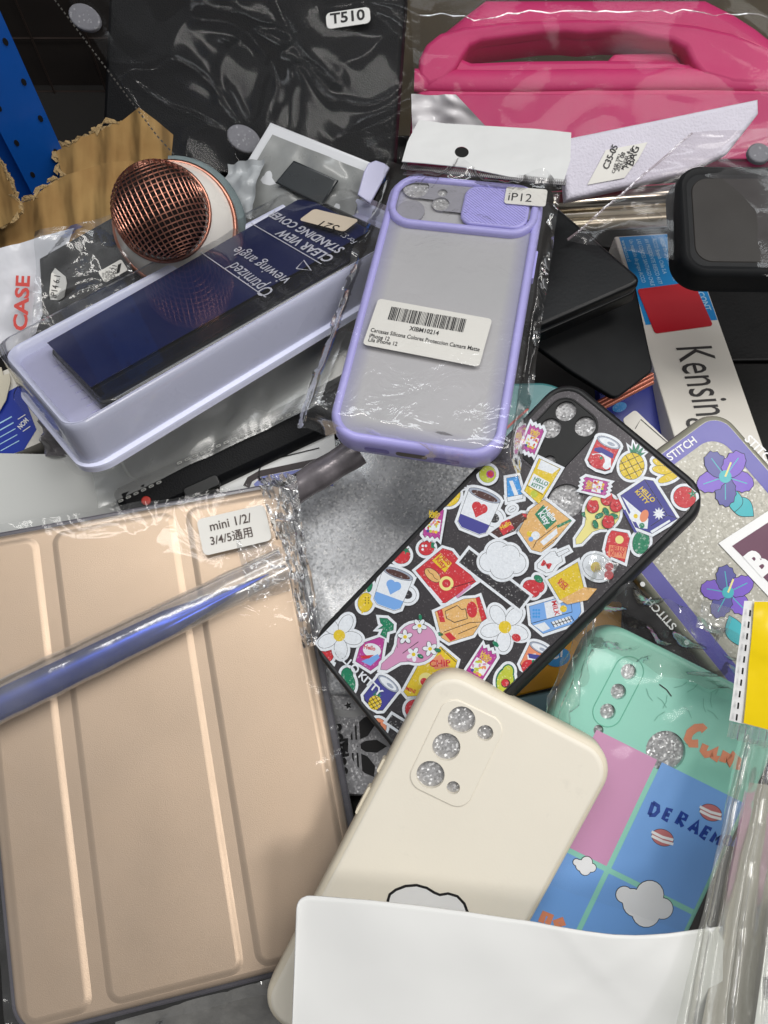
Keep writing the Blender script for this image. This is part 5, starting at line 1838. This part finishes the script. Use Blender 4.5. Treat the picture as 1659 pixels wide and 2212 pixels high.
# ================================================================== hazy bag and black wallet under the blister pack
HB = tri((175, 930, 0.105), (780, 640, 0.115), (215, 1100, 0.088))
WL = tri((235, 1058, 0.102), (800, 800, 0.112), (268, 1145, 0.094))
t = thing('wallet_case', 'black grained leather wallet case in the hazy bag, its edge showing', 'wallet case', WL)
b = MB()
b.slab(WL.W, WL.H, 0.004, [(0.003, -0.012), (0.0005, -0.010), (0.0, -0.006), (0.0015, -0.002), (0.005, 0.0)], LEATHER)
b.build('cover', t)
b = MB()
b.prism(local_rect(WL, [(395, 1055), (470, 1022), (478, 1052), (400, 1078)], 0.002), -0.001, 0.0012, BLACK, bev=0.0008)
b.build('clasp', t)
b = MB()
b.prism(circ(*WL.L(316, 1082), 0.0024, 14), -0.003, 0.0012, mat('red_plastic', '#b43428', 0.4), bev=0.0006)
b.build('red_tab', t)

t = thing('frosted_bag', 'hazy grey plastic bag with dashed heat seal under the lilac blister pack', 'plastic bag')
b = MB()
q = [at(185, 945, 0.108), at(790, 600, 0.122), at(690, 872, 0.112), at(212, 1098, 0.100)]
film_sheet(b, q, FILM_HAZY, 46, 26, edge=0.9, mid=0.7, amp=0.0030, sc=26, seed=31, smooth=True)
b.build('bag_film', t)
b = MB()
HBF = tri((185, 945, 0.1085), (790, 600, 0.1225), (212, 1098, 0.1005))
dm = mat('seal_dash', '#b9bab6', 0.35, coat=0.3)
for (u0, v0, u1, v1, n) in ((388, 1000, 690, 868, 18), (245, 1090, 360, 1035, 7)):
    for k in range(n):
        f = k / n
        u, v = u0 + (u1 - u0) * f, v0 + (v1 - v0) * f
        a = atan2(v1 - v0, u1 - u0)
        ring = [(u + x * cos(a) - y * sin(a), v + x * sin(a) + y * cos(a)) for x, y in rrect(10, 3.4, 1.6, 4)]
        L_ = HBF.LP(ring, 0.003)
        b.tube([(x, y, 0.0034) for x, y in L_ + L_[:1]], 0.00018, dm, n=5, caps=False)
b.build('dashed_seal', t).matrix_world = HBF.M
SC = tri((235, 960, 0.096), (760, 690, 0.106), (260, 1075, 0.086))
t = thing('phone_case', 'silvery grey phone case blurred inside the hazy bag', 'phone case', SC)
b = MB()
b.slab(SC.W, SC.H * 0.92, 0.010, [(0.001, -0.008), (0, -0.007), (0, -0.002), (0.002, 0)], mat('silver_grey', '#b4b5b1', 0.25, metal=0.4, var=0.15, vscale=10, coat=0.3))
b.build('back_panel', t)

t = thing('paper_insert', 'white paper insert printed with a black rounded phone outline, beside the dark roll', 'paper insert')
PI_ = tri((470, 960, 0.094), (720, 925, 0.098), (480, 1075, 0.092))
b = MB()
b.prism(rrect(PI_.W, PI_.H, 0.002, 3), -0.0005, 0.0, WHITE)
b.build('sheet', t).matrix_world = PI_.M
b = MB()
b.stroke(PI_.LP([(690, 968), (600, 990), (568, 1000), (560, 1016), (560, 1040)]), 0.0007, 0.0003, INK)
b.stroke(PI_.LP([(720, 990), (560, 1024), (540, 1036), (532, 1052)]), 0.0036, 0.0003, mat('dark_brown_print', '#2a1c1c', 0.5))
b.poly(PI_.LP([(720, 1000), (566, 1030), (548, 1046), (560, 1062), (720, 1050)]), 0.0002, mat('print_periwinkle', '#7a82c4', 0.5))
b.build('outline_print', t).matrix_world = PI_.M

# ================================================================== items at the side of the blister pack
CBG = tri((-70, 562, 0.122), (262, 462, 0.128), (-30, 800, 0.098))
t = thing('phone_case', 'black phone case in the white bag, marked with a small oval sticker', 'phone case', CBG)
b = MB()
cs = CBG.LP([(88, 562), (250, 470), (330, 640), (150, 720), (95, 690)])
b.prism(offset(cs, 0.0), -0.003, 0.004, BLACK_SOFT, bev=0.003)
b.build('shell', t)
b = MB()
b.prism(CBG.LP([(120, 600), (128, 588), (150, 606), (153, 620), (147, 650), (136, 657), (118, 655), (116, 640)]), 0.006, 0.0065, LABEL)
b.text('iP14 6.1', CBG.L(131, 652), CBG.L(140, 606), 0.0068, INK, squash=1.2)
b.build('size_sticker', t)
t = thing('packing_bag', 'white plastic bag lettered in red beside the torn cardboard', 'plastic bag')
b = MB()
WBG = mat('white_bag_film', '#cfd0d6', 0.38, var=0.05, vscale=25, bump=0.5, bscale=45, bdist=0.003, coat=0.3)
film_sheet(b, [at(-70, 555, 0.124), at(160, 492, 0.128), at(78, 720, 0.103), at(-60, 812, 0.092)], WBG, 26, 26, edge=1, mid=0.8, amp=0.003, sc=34, seed=41, smooth=True)
b.build('bag_sheet', t)
b = MB()
q = [at(76, 500, 0.131), at(262, 458, 0.134), at(300, 660, 0.116), at(70, 730, 0.110)]
film_sheet(b, q, film('grey_clear_film', tint=(0.86, 0.87, 0.88), haze=0.06, base=0.03, rough=0.12, bump=0.5, bscale=50), 30, 30, edge=1, mid=0.8, amp=0.0035, sc=45, seed=42)
b.build('clear_window', t)
b = MB()
b.text('CASE', CBG.L(66, 721), CBG.L(73, 604), 0.0058, mat('red_ink', '#c43c34', 0.5), bold=0.03, squash=0.78)
b.build('lettering', t).matrix_world = CBG.M
t = thing('price_tag', 'small pale printed label tucked between microphone and lilac blister pack', 'label')
PT = tri((212, 588, 0.128), (262, 560, 0.130), (208, 622, 0.124))
b = MB()
b.prism(rrect(PT.W, PT.H, 0.001, 3), 0, 0.0004, LABEL)
for k in range(4):
    b.text(['TPU CASE', 'BLACK', 'QTY 1', '0621'][k], PT.L(222 + k * 9, 616 - k * 5), PT.L(226 + k * 9, 590 - k * 5), 0.0006, INK)
for k in range(7):
    b.stroke(PT.LP([(252 + k, 592 - k * 0.5), (256 + k, 572 - k * 0.5)]), 0.0003, 0.0006, INK)
b.build('tag_card', t).matrix_world = PT.M

t = thing('carton', 'small blue and white carton with a torn flap and boxed NOM mark', 'box')
NB = tri((-110, 850, 0.088), (34, 790, 0.092), (-40, 1010, 0.070))
b = MB()
b.prism(rrect(NB.W, NB.H, 0.001, 2), -0.03, 0, WB)
b.build('box_body', t).matrix_world = NB.M
b = MB()
b.poly(NB.LP([(-110, 870), (14, 848), (43, 832), (79, 928), (52, 972), (-60, 1010)]), 0.0002, mat('deep_blue_print', '#14329c', 0.35, var=0.06, coat=0.2))
for k in range(5):
    b.stroke(NB.LP([(-6 + k * 2, 918 + 14 * k), (26 + k * 4, 900 + 13 * k)]), 0.0007 if k < 2 else 0.0005, 0.0004, wl)
b.text('NOM', NB.L(45, 928), NB.L(63, 909), 0.0004, PW_, bold=0.03, squash=1.3)
b.stroke(NB.LP([(39, 906), (55, 896)]), 0.0005, 0.0004, PW_)
b.stroke(NB.LP([(50, 932), (66, 921)]), 0.0005, 0.0004, PW_)
b.build('blue_print', t).matrix_world = NB.M
b = MB()
b.prism(NB.LP([(-40, 800), (6, 795), (10, 812), (24, 808), (26, 826), (16, 866), (2, 890), (-40, 900)]), 0.0015, 0.0022, mat('torn_card', '#cfc8b4', 0.9, var=0.1, bump=0.5, bscale=300))
b.build('torn_flap', t).matrix_world = NB.M

t = thing('white_carton', 'plain white carton lid between the rose gold case and blue carton', 'box')
WC = tri((-70, 978, 0.078), (330, 985, 0.080), (-70, 1200, 0.066))
b = MB()
b.prism(rrect(WC.W, WC.H, 0.001, 2), -0.02, 0, mat('satin_white_card', '#c9cac6', 0.35, var=0.03, vscale=8, coat=0.25))
b.build('lid', t).matrix_world = WC.M

# small scraps in the dark gap
t = thing('bag_scrap', 'crumpled grey scrap of plastic under the lilac blister corner', 'plastic scrap')
b = MB()
film_sheet(b, [at(85, 860, 0.092), at(190, 905, 0.092), at(210, 985, 0.082), at(90, 985, 0.080)], mat('grey_scrap', '#6f6c6e', 0.25, var=0.3, vscale=80, coat=0.4), 14, 12, edge=1, mid=1, amp=0.006, sc=90, seed=44)
b.build('scrap_sheet', t)

# ================================================================== pouches behind the blister pack
t = thing('foil_pouch', 'grey pouch with a broad white border behind the lilac blister pack', 'pouch')
FP = tri((583, 262, 0.142), (815, 352, 0.142), (500, 440, 0.116))
b = MB()
b.prism(FP.LP([(583, 263), (812, 354), (760, 520), (440, 500)]), -0.004, 0.0, mat('pouch_white', '#d4d6da', 0.4, var=0.04, coat=0.2), bev=0.0015)
b.build('border', t).matrix_world = FP.M
b = MB()
pq = FP.LP([(590, 292), (795, 374), (750, 520), (470, 490)])
film_sheet(b, [FP.M @ Vector((*p, 0.0012)) for p in pq], mat('pouch_grey', '#8b8d8c', 0.3, var=0.22, vscale=30, coat=0.3), 26, 20, edge=0.3, mid=1.0, amp=0.0024, sc=40, seed=51, smooth=True)
b.build('window', t)
b = MB()
b.prism(FP.LP([(600, 400), (640, 352), (735, 395), (700, 450)]), 0.003, 0.0045, mat('dark_contents', '#23282b', 0.3, var=0.3, coat=0.3), bev=0.001)
b.build('contents', t).matrix_world = FP.M
t = thing('white_pouch', 'soft whitish plastic bulge between microphone and grey pouch', 'pouch')
b = MB()
film_sheet(b, [at(490, 352, 0.132), at(570, 340, 0.136), at(540, 470, 0.124), at(470, 470, 0.118)], mat('milky_plastic', '#a9adb0', 0.35, var=0.08, coat=0.3), 14, 14, edge=0.8, mid=1, amp=0.006, sc=30, seed=52, smooth=True)
b.build('pouch_sheet', t)
t = thing('lilac_tab', 'pale lilac plastic tab poking up beside the header card', 'tab')
LT = tri((770, 345, 0.150), (850, 345, 0.150), (760, 430, 0.140))
b = MB()
b.prism(LT.LP([(772, 420), (786, 370), (796, 352), (812, 346), (830, 352), (842, 362), (800, 440)]), -0.0015, 0.0, mat('pale_lilac_plastic', '#b2b2d2', 0.4, coat=0.2), bev=0.0006)
b.build('tab_sheet', t).matrix_world = LT.M

# ================================================================== black things at the other side
BK = tri((1478, 368, 0.168), (1960, 372, 0.172), (1500, 575, 0.158))
t = thing('phone_case', 'thick matte black phone case resting over the blue ended box', 'phone case', BK)
b = MB()
W, H = BK.W, BK.H
b.slab(W + 0.010, H + 0.010, 0.014, [(-0.0005, -0.014), (0.0005, -0.012), (0.001, -0.004), (0.002, -0.001), (0.0036, 0.0), (0.0050, -0.0006), (0.0062, -0.0016)], BLACK_SOFT, n=10)
b.build('shell', t)
b = MB()
b.slab(W - 0.006, H - 0.006, 0.009, [(0, -0.002), (0.0008, -0.0012)], mat('brown_black_panel', '#211d1a', 0.6, var=0.15, dirt=0.2), bottom=False)
b.build('back_panel', t)
t = thing('clear_bag', 'clear bag with a round foam dot round the thick matte black case', 'plastic bag', BK)
b = MB()
q = [PW(BK, 1495, 286, 0.004), PW(BK, 1900, 262, 0.006), PW(BK, 1900, 640, 0.006), PW(BK, 1225, 520, -0.018)]
film_sheet(b, q, film('pinkish_film', tint=(0.86, 0.83, 0.84), haze=0.03, base=0.012, gloss=0.3, rough=0.12, bump=0.2, bscale=40), 44, 30, edge=1, mid=0.35, amp=0.0028, sc=40, seed=61)
b.build('bag_film', t).matrix_world = Matrix.Identity(4)
b = MB()
b.tube([PW(BK, 1495 - 27 * k, 288 + 23.2 * k, 0.004 - 0.0022 * k) + Vector((0, 0, 0.0006 * sin(k * 2))) for k in range(11)], 0.0007, film('bag_edge', base=0.08, haze=0.25, gloss=0.4, hcol=(0.50, 0.40, 0.43)), n=6)
b.build('folded_edge', t).matrix_world = Matrix.Identity(4)
b = MB()
b.prism(circ(*BK.L(1638, 333, 0.004), 0.0058, 20), 0.003, 0.0056, FOAMW, bev=0.001)
b.build('foam_dot', t)

FC = tri((1010, 585, 0.132), (1192, 432, 0.140), (1190, 700, 0.126))
FW = tri((1192, 425, 0.142), (1392, 606, 0.142), (980, 640, 0.128))
t = thing('flip_case', 'black flip phone case with grey inner edge under the lilac case', 'flip case', FW)
b = MB()
c3 = FW.LP([(1180, 425), (1392, 606), (1150, 712), (960, 560)])
mx = sum(p[0] for p in c3) / 4; my = sum(p[1] for p in c3) / 4


def rounded(poly, r, n=5):
    out = []
    k = len(poly)
    for i in range(k):
        a, p, c = Vector(poly[i - 1]), Vector(poly[i]), Vector(poly[(i + 1) % k])
        d1, d2 = (a - p).normalized(), (c - p).normalized()
        rr_ = min(r, (a - p).length * .4, (c - p).length * .4)
        s, e = p + d1 * rr_, p + d2 * rr_
        for j in range(n + 1):
            f = j / n
            q = s * (1 - f) ** 2 + p * 2 * f * (1 - f) + e * f * f
            out.append((q.x, q.y))
    return out


SHINY = mat('satin_black', '#0c0d0f', 0.38, spec=0.3, var=0.2, vscale=20, bump=0.1, bscale=600)
pc3 = rounded(c3, 0.007)
b.prism(pc3, -0.0045, 0.0, SHINY, bev=0.002)
b.build('cover', t)
b = MB()
b.prism(offset(pc3, -0.0012), -0.0075, -0.0046, mat('grey_lining', '#4a4c50', 0.6, var=0.2, bump=0.4, bscale=900))
b.build('lining', t)
b = MB()
b.prism(offset(pc3, -0.0002), -0.016, -0.0076, SHINY, bev=0.001)
b.build('inner_shell', t)
FO2 = tri((1150, 640, 0.112), (1400, 640, 0.112), (1160, 850, 0.096))
t = thing('folio_cover', 'dull black folio cover below the black flip case', 'cover', FO2)
b = MB()
b.prism(rounded(FO2.LP([(1090, 640), (1370, 600), (1412, 800), (1330, 862), (1230, 800), (1120, 720)]), 0.004), -0.004, 0, mat('dull_black', '#0e1012', 0.6, spec=0.2, var=0.15, vscale=15), bev=0.001)
b.build('cover_sheet', t)
t = thing('tablet_cover', 'large black tablet cover with a seam lying under the white box', 'tablet cover')
TC = tri((1500, 560, 0.048), (1900, 560, 0.048), (1560, 1120, 0.036))
for (v0, v1) in ((560, 776), (782, 1120)):
    b = MB()
    b.prism(rounded(TC.LP([(1480, v0), (1900, v0 + 2), (1900, v1), (1500, v1 + 4)]), 0.002), -0.006, 0.0, mat('satin_black_cover', '#0b0b0c', 0.45, spec=0.2, var=0.2, bump=0.2, bscale=500), bev=0.0014)
    b.build('cover_panel', t).matrix_world = TC.M

t = thing('foil_strip', 'copper pink foil strip crossing the dark gap beside the white box', 'strip')
b = MB()
for (d, r) in ((0, 0.0016), (9, 0.0014), (-8, 0.0012)):
    a0, a1 = at(1290, 878 + d, 0.078), at(1410, 816 + d, 0.082)
    b.tube([a0 + (a1 - a0) * k / 6 for k in range(7)], r, mat('copper_pink', '#b9705c', 0.3, metal=0.5, var=0.15), n=10)
b.build('strip_band', t)
t = thing('blue_carton', 'small royal blue carton corner beneath the copper strip', 'box')
BC = tri((1290, 770, 0.062), (1500, 770, 0.062), (1290, 960, 0.050))
b = MB()
b.prism(rrect(BC.W, BC.H, 0.001, 2), -0.01, 0, mat('royal_blue', '#1a2a90', 0.4, var=0.08))
b.poly(BC.LP(ell(1338, 880, 16, 10, -20)), 0.0003, mat('print_sky', '#5f9cd0', 0.4))
b.build('box_body', t).matrix_world = BC.M
t = thing('white_card', 'small white card with a thin printed frame beneath the white box', 'card')
CD = tri((1355, 885, 0.072), (1440, 900, 0.072), (1330, 990, 0.064))
b = MB()
b.prism(rounded(CD.LP([(1345, 905), (1372, 885), (1450, 960), (1440, 1030), (1370, 960)]), 0.002), -0.001, 0, WB)
b.stroke(CD.LP([(1372, 926), (1384, 906), (1440, 955)]), 0.0004, 0.0003, INK)
b.build('card_sheet', t).matrix_world = CD.M
t = thing('teal_case', 'teal phone case corner glimpsed beneath the lilac case bag', 'phone case')
TL = tri((1090, 800, 0.098), (1240, 800, 0.098), (1090, 960, 0.088))
b = MB()
b.prism(rounded(TL.LP([(1040, 830), (1180, 825), (1230, 845), (1180, 930), (1060, 960)]), 0.006), -0.006, 0, mat('teal_plastic', '#3f7d80', 0.4, var=0.1, coat=0.2), bev=0.0015)
b.build('shell', t).matrix_world = TL.M
b = MB()
b.stroke(TL.LP([(1090, 930), (1140, 885)]), 0.0012, 0.002, mat('red_plastic', '#b43428', 0.4))
b.build('red_edge', t).matrix_world = TL.M

# ================================================================== bright boxes between sticker case and mint case
YB = tri((1215, 1290, 0.098), (1345, 1310, 0.096), (1120, 1500, 0.088))
t = thing('amber_box', 'amber yellow packet with a round blue badge under the mint case bag', 'box', YB)
b = MB()
b.prism(rounded(YB.LP([(1180, 1290), (1345, 1300), (1340, 1440), (1290, 1462), (1100, 1508), (1060, 1440)]), 0.002), -0.009, 0, mat('amber_card', '#d89a1e', 0.4, var=0.05, coat=0.2), bev=0.001)
b.build('packet', t)
b = MB()
b.poly(YB.LP(ell(1205, 1420, 27, 20, -15)), 0.0003, mat('badge_blue', '#2f8fd2', 0.4))
b.text('C7', YB.L(1190, 1426), YB.L(1222, 1416), 0.0006, PW_, bold=0.02)
b.build('badge', t)
PBX = tri((1080, 1500, 0.082), (1300, 1470, 0.082), (1130, 1640, 0.074))
t = thing('phone_case', 'pale blue phone case with faint handwriting below the amber packet', 'phone case', PBX)
b = MB()
b.prism(rounded(PBX.LP([(1070, 1512), (1300, 1472), (1310, 1590), (1230, 1640), (1120, 1640)]), 0.003), -0.009, 0, mat('pale_blue_plastic', '#8fb4c4', 0.35, var=0.04, coat=0.2), bev=0.0015)
b.text('Mac DE', PBX.L(1172, 1562), PBX.L(1250, 1536), 0.0004, PW_, squash=1.1)
b.build('shell', t)
MAR = tri((1400, 1290, 0.088), (1600, 1420, 0.082), (1380, 1420, 0.080))
t = thing('maroon_packet', 'dark maroon packet glimpsed beneath the glitter case with purple border', 'packet')
b = MB()
b.prism(rounded(MAR.LP([(1330, 1260), (1420, 1280), (1580, 1430), (1560, 1520), (1380, 1440)]), 0.003), -0.006, 0, mat('maroon_card', '#3c1f28', 0.4, var=0.3, vscale=40, coat=0.3), bev=0.001)
b.build('packet_sheet', t).matrix_world = MAR.M

# bag of the mint case
t = thing('clear_bag', 'crinkled clear bag wrapped over the mint case and its neighbours', 'plastic bag', MF_)
FILM_M = film('mint_bag_film', tint=(0.84, 0.85, 0.83), haze=0.045, base=0.03, gloss=0.6, rough=0.09, bump=0.45, bscale=55)
b = MB()
q = [PW(MF_, 1285, 1215, 0.017), PW(MF_, 1680, 1400, 0.012), PW(MF_, 1690, 1560, 0.006), PW(MF_, 1195, 1360, 0.006)]
q = [PW(MF_, 1292, 1222, 0.020), PW(MF_, 1640, 1395, 0.018), PW(MF_, 1600, 1510, 0.004), PW(MF_, 1240, 1385, 0.004)]
film_sheet(b, q, FILM_M, 50, 26, edge=1.1, mid=0.6, amp=0.0042, sc=70, seed=71)
b.build('bag_film', t).matrix_world = Matrix.Identity(4)
b = MB()
q = [PW(MF_, 1292, 1222, 0.020), PW(MF_, 1290, 1400, 0.004), PW(MF_, 1195, 1640, 0.002), PW(MF_, 1165, 1560, 0.001)]
film_sheet(b, q, FILM_M, 26, 36, edge=1.1, mid=0.6, amp=0.0035, sc=70, seed=72)
b.build('bag_side', t).matrix_world = Matrix.Identity(4)
b = MB()
q = [PW(MF_, 1248, 1385, 0.0035), PW(MF_, 1640, 1540, 0.0035), PW(MF_, 1500, 2020, 0.003), PW(MF_, 1120, 1890, 0.003)]
film_sheet(b, q, film('tight_clear_film', haze=0.015, base=0.02, gloss=0.5, bump=0.25, bscale=40), 40, 40, edge=0.6, mid=0.25, amp=0.0018, sc=50, seed=73)
b.build('bag_front', t).matrix_world = Matrix.Identity(4)
b = MB()
for (u, v, w_, h_, dg, sd) in ((1300, 1222, 60, 46, 30, 81), (1545, 1335, 70, 60, 15, 82)):
    b = MB()
    a = radians(dg)
    Q = [(u + (x * cos(a) - y * sin(a)), v + (x * sin(a) + y * cos(a))) for x, y in ((-w_ / 2, -h_ / 2), (w_ / 2, -h_ / 2), (w_ / 2, h_ / 2), (-w_ / 2, h_ / 2))]
    film_sheet(b, [PW(MF_, x, y, 0.021) for x, y in Q], film('tape_film', tint=(0.85, 0.86, 0.86), haze=0.12, base=0.06, rough=0.1), 10, 10, edge=0.5, mid=1, amp=0.0018, sc=90, seed=sd)
    b.build('tape_piece', t).matrix_world = Matrix.Identity(4)

# ================================================================== bag with yellow header at the edge of the heap
YH = tri((1617, 1296, 0.176), (1800, 1310, 0.176), (1578, 1566, 0.150))
t = thing('hanging_bag', 'clear bag with bright yellow header card, white dashed strip and barcode insert', 'plastic bag', YH)


def curved(px4, z, bulge, mm, name, nx=14, ny=16, sd=1, amp=0.0008):
    b = MB()
    film_sheet(b, [PW(YH, *p, z) for p in px4], mm, nx, ny, edge=0.6, mid=1, amp=amp, sc=35, seed=sd, smooth=True, lift=lambda s, q_: bulge * sin(pi * q_) * s)
    o = b.build(name, t)
    o.matrix_world = Matrix.Identity(4)
    return o


YEL = mat('yellow_gloss_card', '#efcf04', 0.22, var=0.04, vscale=30, coat=0.5, bump=0.5, bscale=28, bdist=0.004)
curved([(1608, 1298), (1800, 1300), (1790, 1612), (1575, 1556)], 0.0005, 0.003, PW_, 'header_backing', sd=91)
curved([(1630, 1300), (1800, 1302), (1790, 1612), (1606, 1562)], 0.0014, 0.003, YEL, 'yellow_header', sd=91)
b = MB()
for k in range(10):
    u, v = 1621 - 3.2 * k, 1318 + 25 * k
    s0, s1 = PW(YH, u, v, 0.0018 + 0.0006), PW(YH, u - 1.6, v + 13, 0.0018 + 0.0006)
    b.tube([s0, s1], 0.00034, INK, n=5)
b.build('dash_marks', t).matrix_world = Matrix.Identity(4)
b = MB()
Fq = [PW(YH, 1576, 1560, 0.002), PW(YH, 1800, 1612, 0.002), PW(YH, 1790, 1650, 0.002), PW(YH, 1570, 1592, 0.002)]
a_, b_, c_, d_ = Fq
b.grid(lambda s, q_: (a_ * (1 - s) + b_ * s) * (1 - q_) + (d_ * (1 - s) + c_ * s) * q_ + Vector((0, 0, 0.0012)) * sin(s * 95), 110, 4, film('pleat_film', tint=(0.9, 0.92, 0.92), haze=0.25, base=0.12, gloss=0.7))
b.build('pleated_seal', t).matrix_world = Matrix.Identity(4)
b = MB()
ra = [PW(YH, 1572, 1580, 0.0015), PW(YH, 1800, 1640, 0.002)]
rl = [at(1598, 1585, 0.152), at(1800, 1640, 0.156), at(1800, 2300, 0.150), at(1440, 2300, 0.138)]


def folds(s, q_):
    return 0.0042 * sin(s * 26 + 1.2 * sin(q_ * 3)) * (1 - 0.3 * q_) * (1 if s < 0.55 else 0.45)


film_sheet(b, rl, film('folded_bag_film', tint=(0.88, 0.89, 0.86), haze=0.17, base=0.04, gloss=0.5, rough=0.12, bump=0.2, bscale=30, hcol=(0.66, 0.65, 0.60)), 90, 70, edge=0.8, mid=0.35, amp=0.0028, sc=40, seed=95, lift=folds, smooth=True)
b.build('bag_film', t).matrix_world = Matrix.Identity(4)
b = MB()
ic = [at(1618, 1690, 0.146), at(1830, 1720, 0.148), at(1800, 2290, 0.140), at(1500, 2290, 0.130)]
film_sheet(b, ic, mat('grey_insert', '#aaa59c', 0.5, var=0.06, vscale=20), 6, 6, edge=0, mid=0.4, amp=0.001, sc=20, seed=3, smooth=True)
b.build('grey_card', t).matrix_world = Matrix.Identity(4)
b = MB()
IC = tri((1655, 1940, 0.1475), (1850, 1960, 0.150), (1610, 2240, 0.142))
b.prism(IC.LP([(1668, 1940), (1850, 1960), (1850, 2290), (1618, 2290)]), 0, 0.0004, WHITE)
for k in range(12):
    b.stroke(IC.LP([(1648 + 1.5 * 0, 2110 + 4.2 * k), (1700, 2116 + 4.2 * k)]), 0.0003 + 0.0003 * ((k * 7) % 3), 0.0007, INK)
b.build('barcode_card', t).matrix_world = IC.M

# ================================================================== white backing card in front
t = thing('backing_card', 'large blank white backing card with one rounded corner over the beige case', 'card')
b = MB()
PC = mat('white_backing', '#dfdfdd', 0.6, var=0.03, vscale=7, bump=0.3, bscale=13, bdist=0.006)
rows = 36; cols = 60
topc = [(640, 1962), (642, 1950), (650, 1940), (664, 1934), (690, 1935), (800, 1944), (900, 1955), (1000, 1968), (1100, 1983), (1150, 1990), (1200, 2000), (1260, 2010), (1320, 2018), (1380, 2020), (1440, 2016), (1500, 2008), (1560, 2000)]


def topat(f):
    x = 640 + 920 * f
    for i in range(len(topc) - 1):
        if topc[i][0] <= x <= topc[i + 1][0] and topc[i + 1][0] > topc[i][0]:
            g = (x - topc[i][0]) / (topc[i + 1][0] - topc[i][0])
            return x, topc[i][1] + (topc[i + 1][1] - topc[i][1]) * g
    return topc[-1]


def card(s, q_):
    s2 = s ** 1.6
    u, v0 = topat(s2)
    v = v0 + (2330 - v0) * q_
    u = u - 14 * q_ * (1 - s2)
    z = 0.126 + 0.010 * s2 - 0.022 * q_ + 0.004 * sin(pi * s2) + 0.006 * (s2 ** 3) + 0.0016 * noise.noise(Vector((s2 * 5, q_ * 2.5, 1.7))) + (0.0007 * max(0.0, 1 - abs(s2 * 1.0 + q_ * 0.5 - 0.86) / 0.03) + 0.0006 * max(0.0, 1 - abs(s2 - q_ * 0.35 - 0.62) / 0.02)) * (1 - q_)
    return at(u, v, z)


b.grid(card, cols, rows, PC)
o = b.build('card_sheet', t)
sm = o.modifiers.new('thickness', 'SOLIDIFY'); sm.thickness = 0.0006; sm.offset = -1
b = MB()
sq = mat('show_through', '#c6cdd2', 0.6, var=0.01)


def cz(u, v):
    s2 = max(0.0, min(1.0, (u - 640) / 920))
    v0 = topat(s2)[1]
    q_ = (v - v0) / (2330 - v0)
    u_ = u
    return at(u_, v, 0.126 + 0.010 * s2 - 0.022 * q_ + 0.004 * sin(pi * s2) + 0.006 * (s2 ** 3) + 0.0016 * noise.noise(Vector((s2 * 5, q_ * 2.5, 1.7))) + 0.0004)


pts = [(743 + x, 2040 + y) for x, y in rrect(140, 136, 30, 6)]
for k in range(8):
    f0, f1 = k / 8, (k + 1) / 8
    b.rings([[tuple(cz(743 + (u - 743) * f, 2040 + (v - 2040) * f)) for u, v in pts] for f in (max(f0, 0.01), f1)], sq)
b.build('faint_square', t)
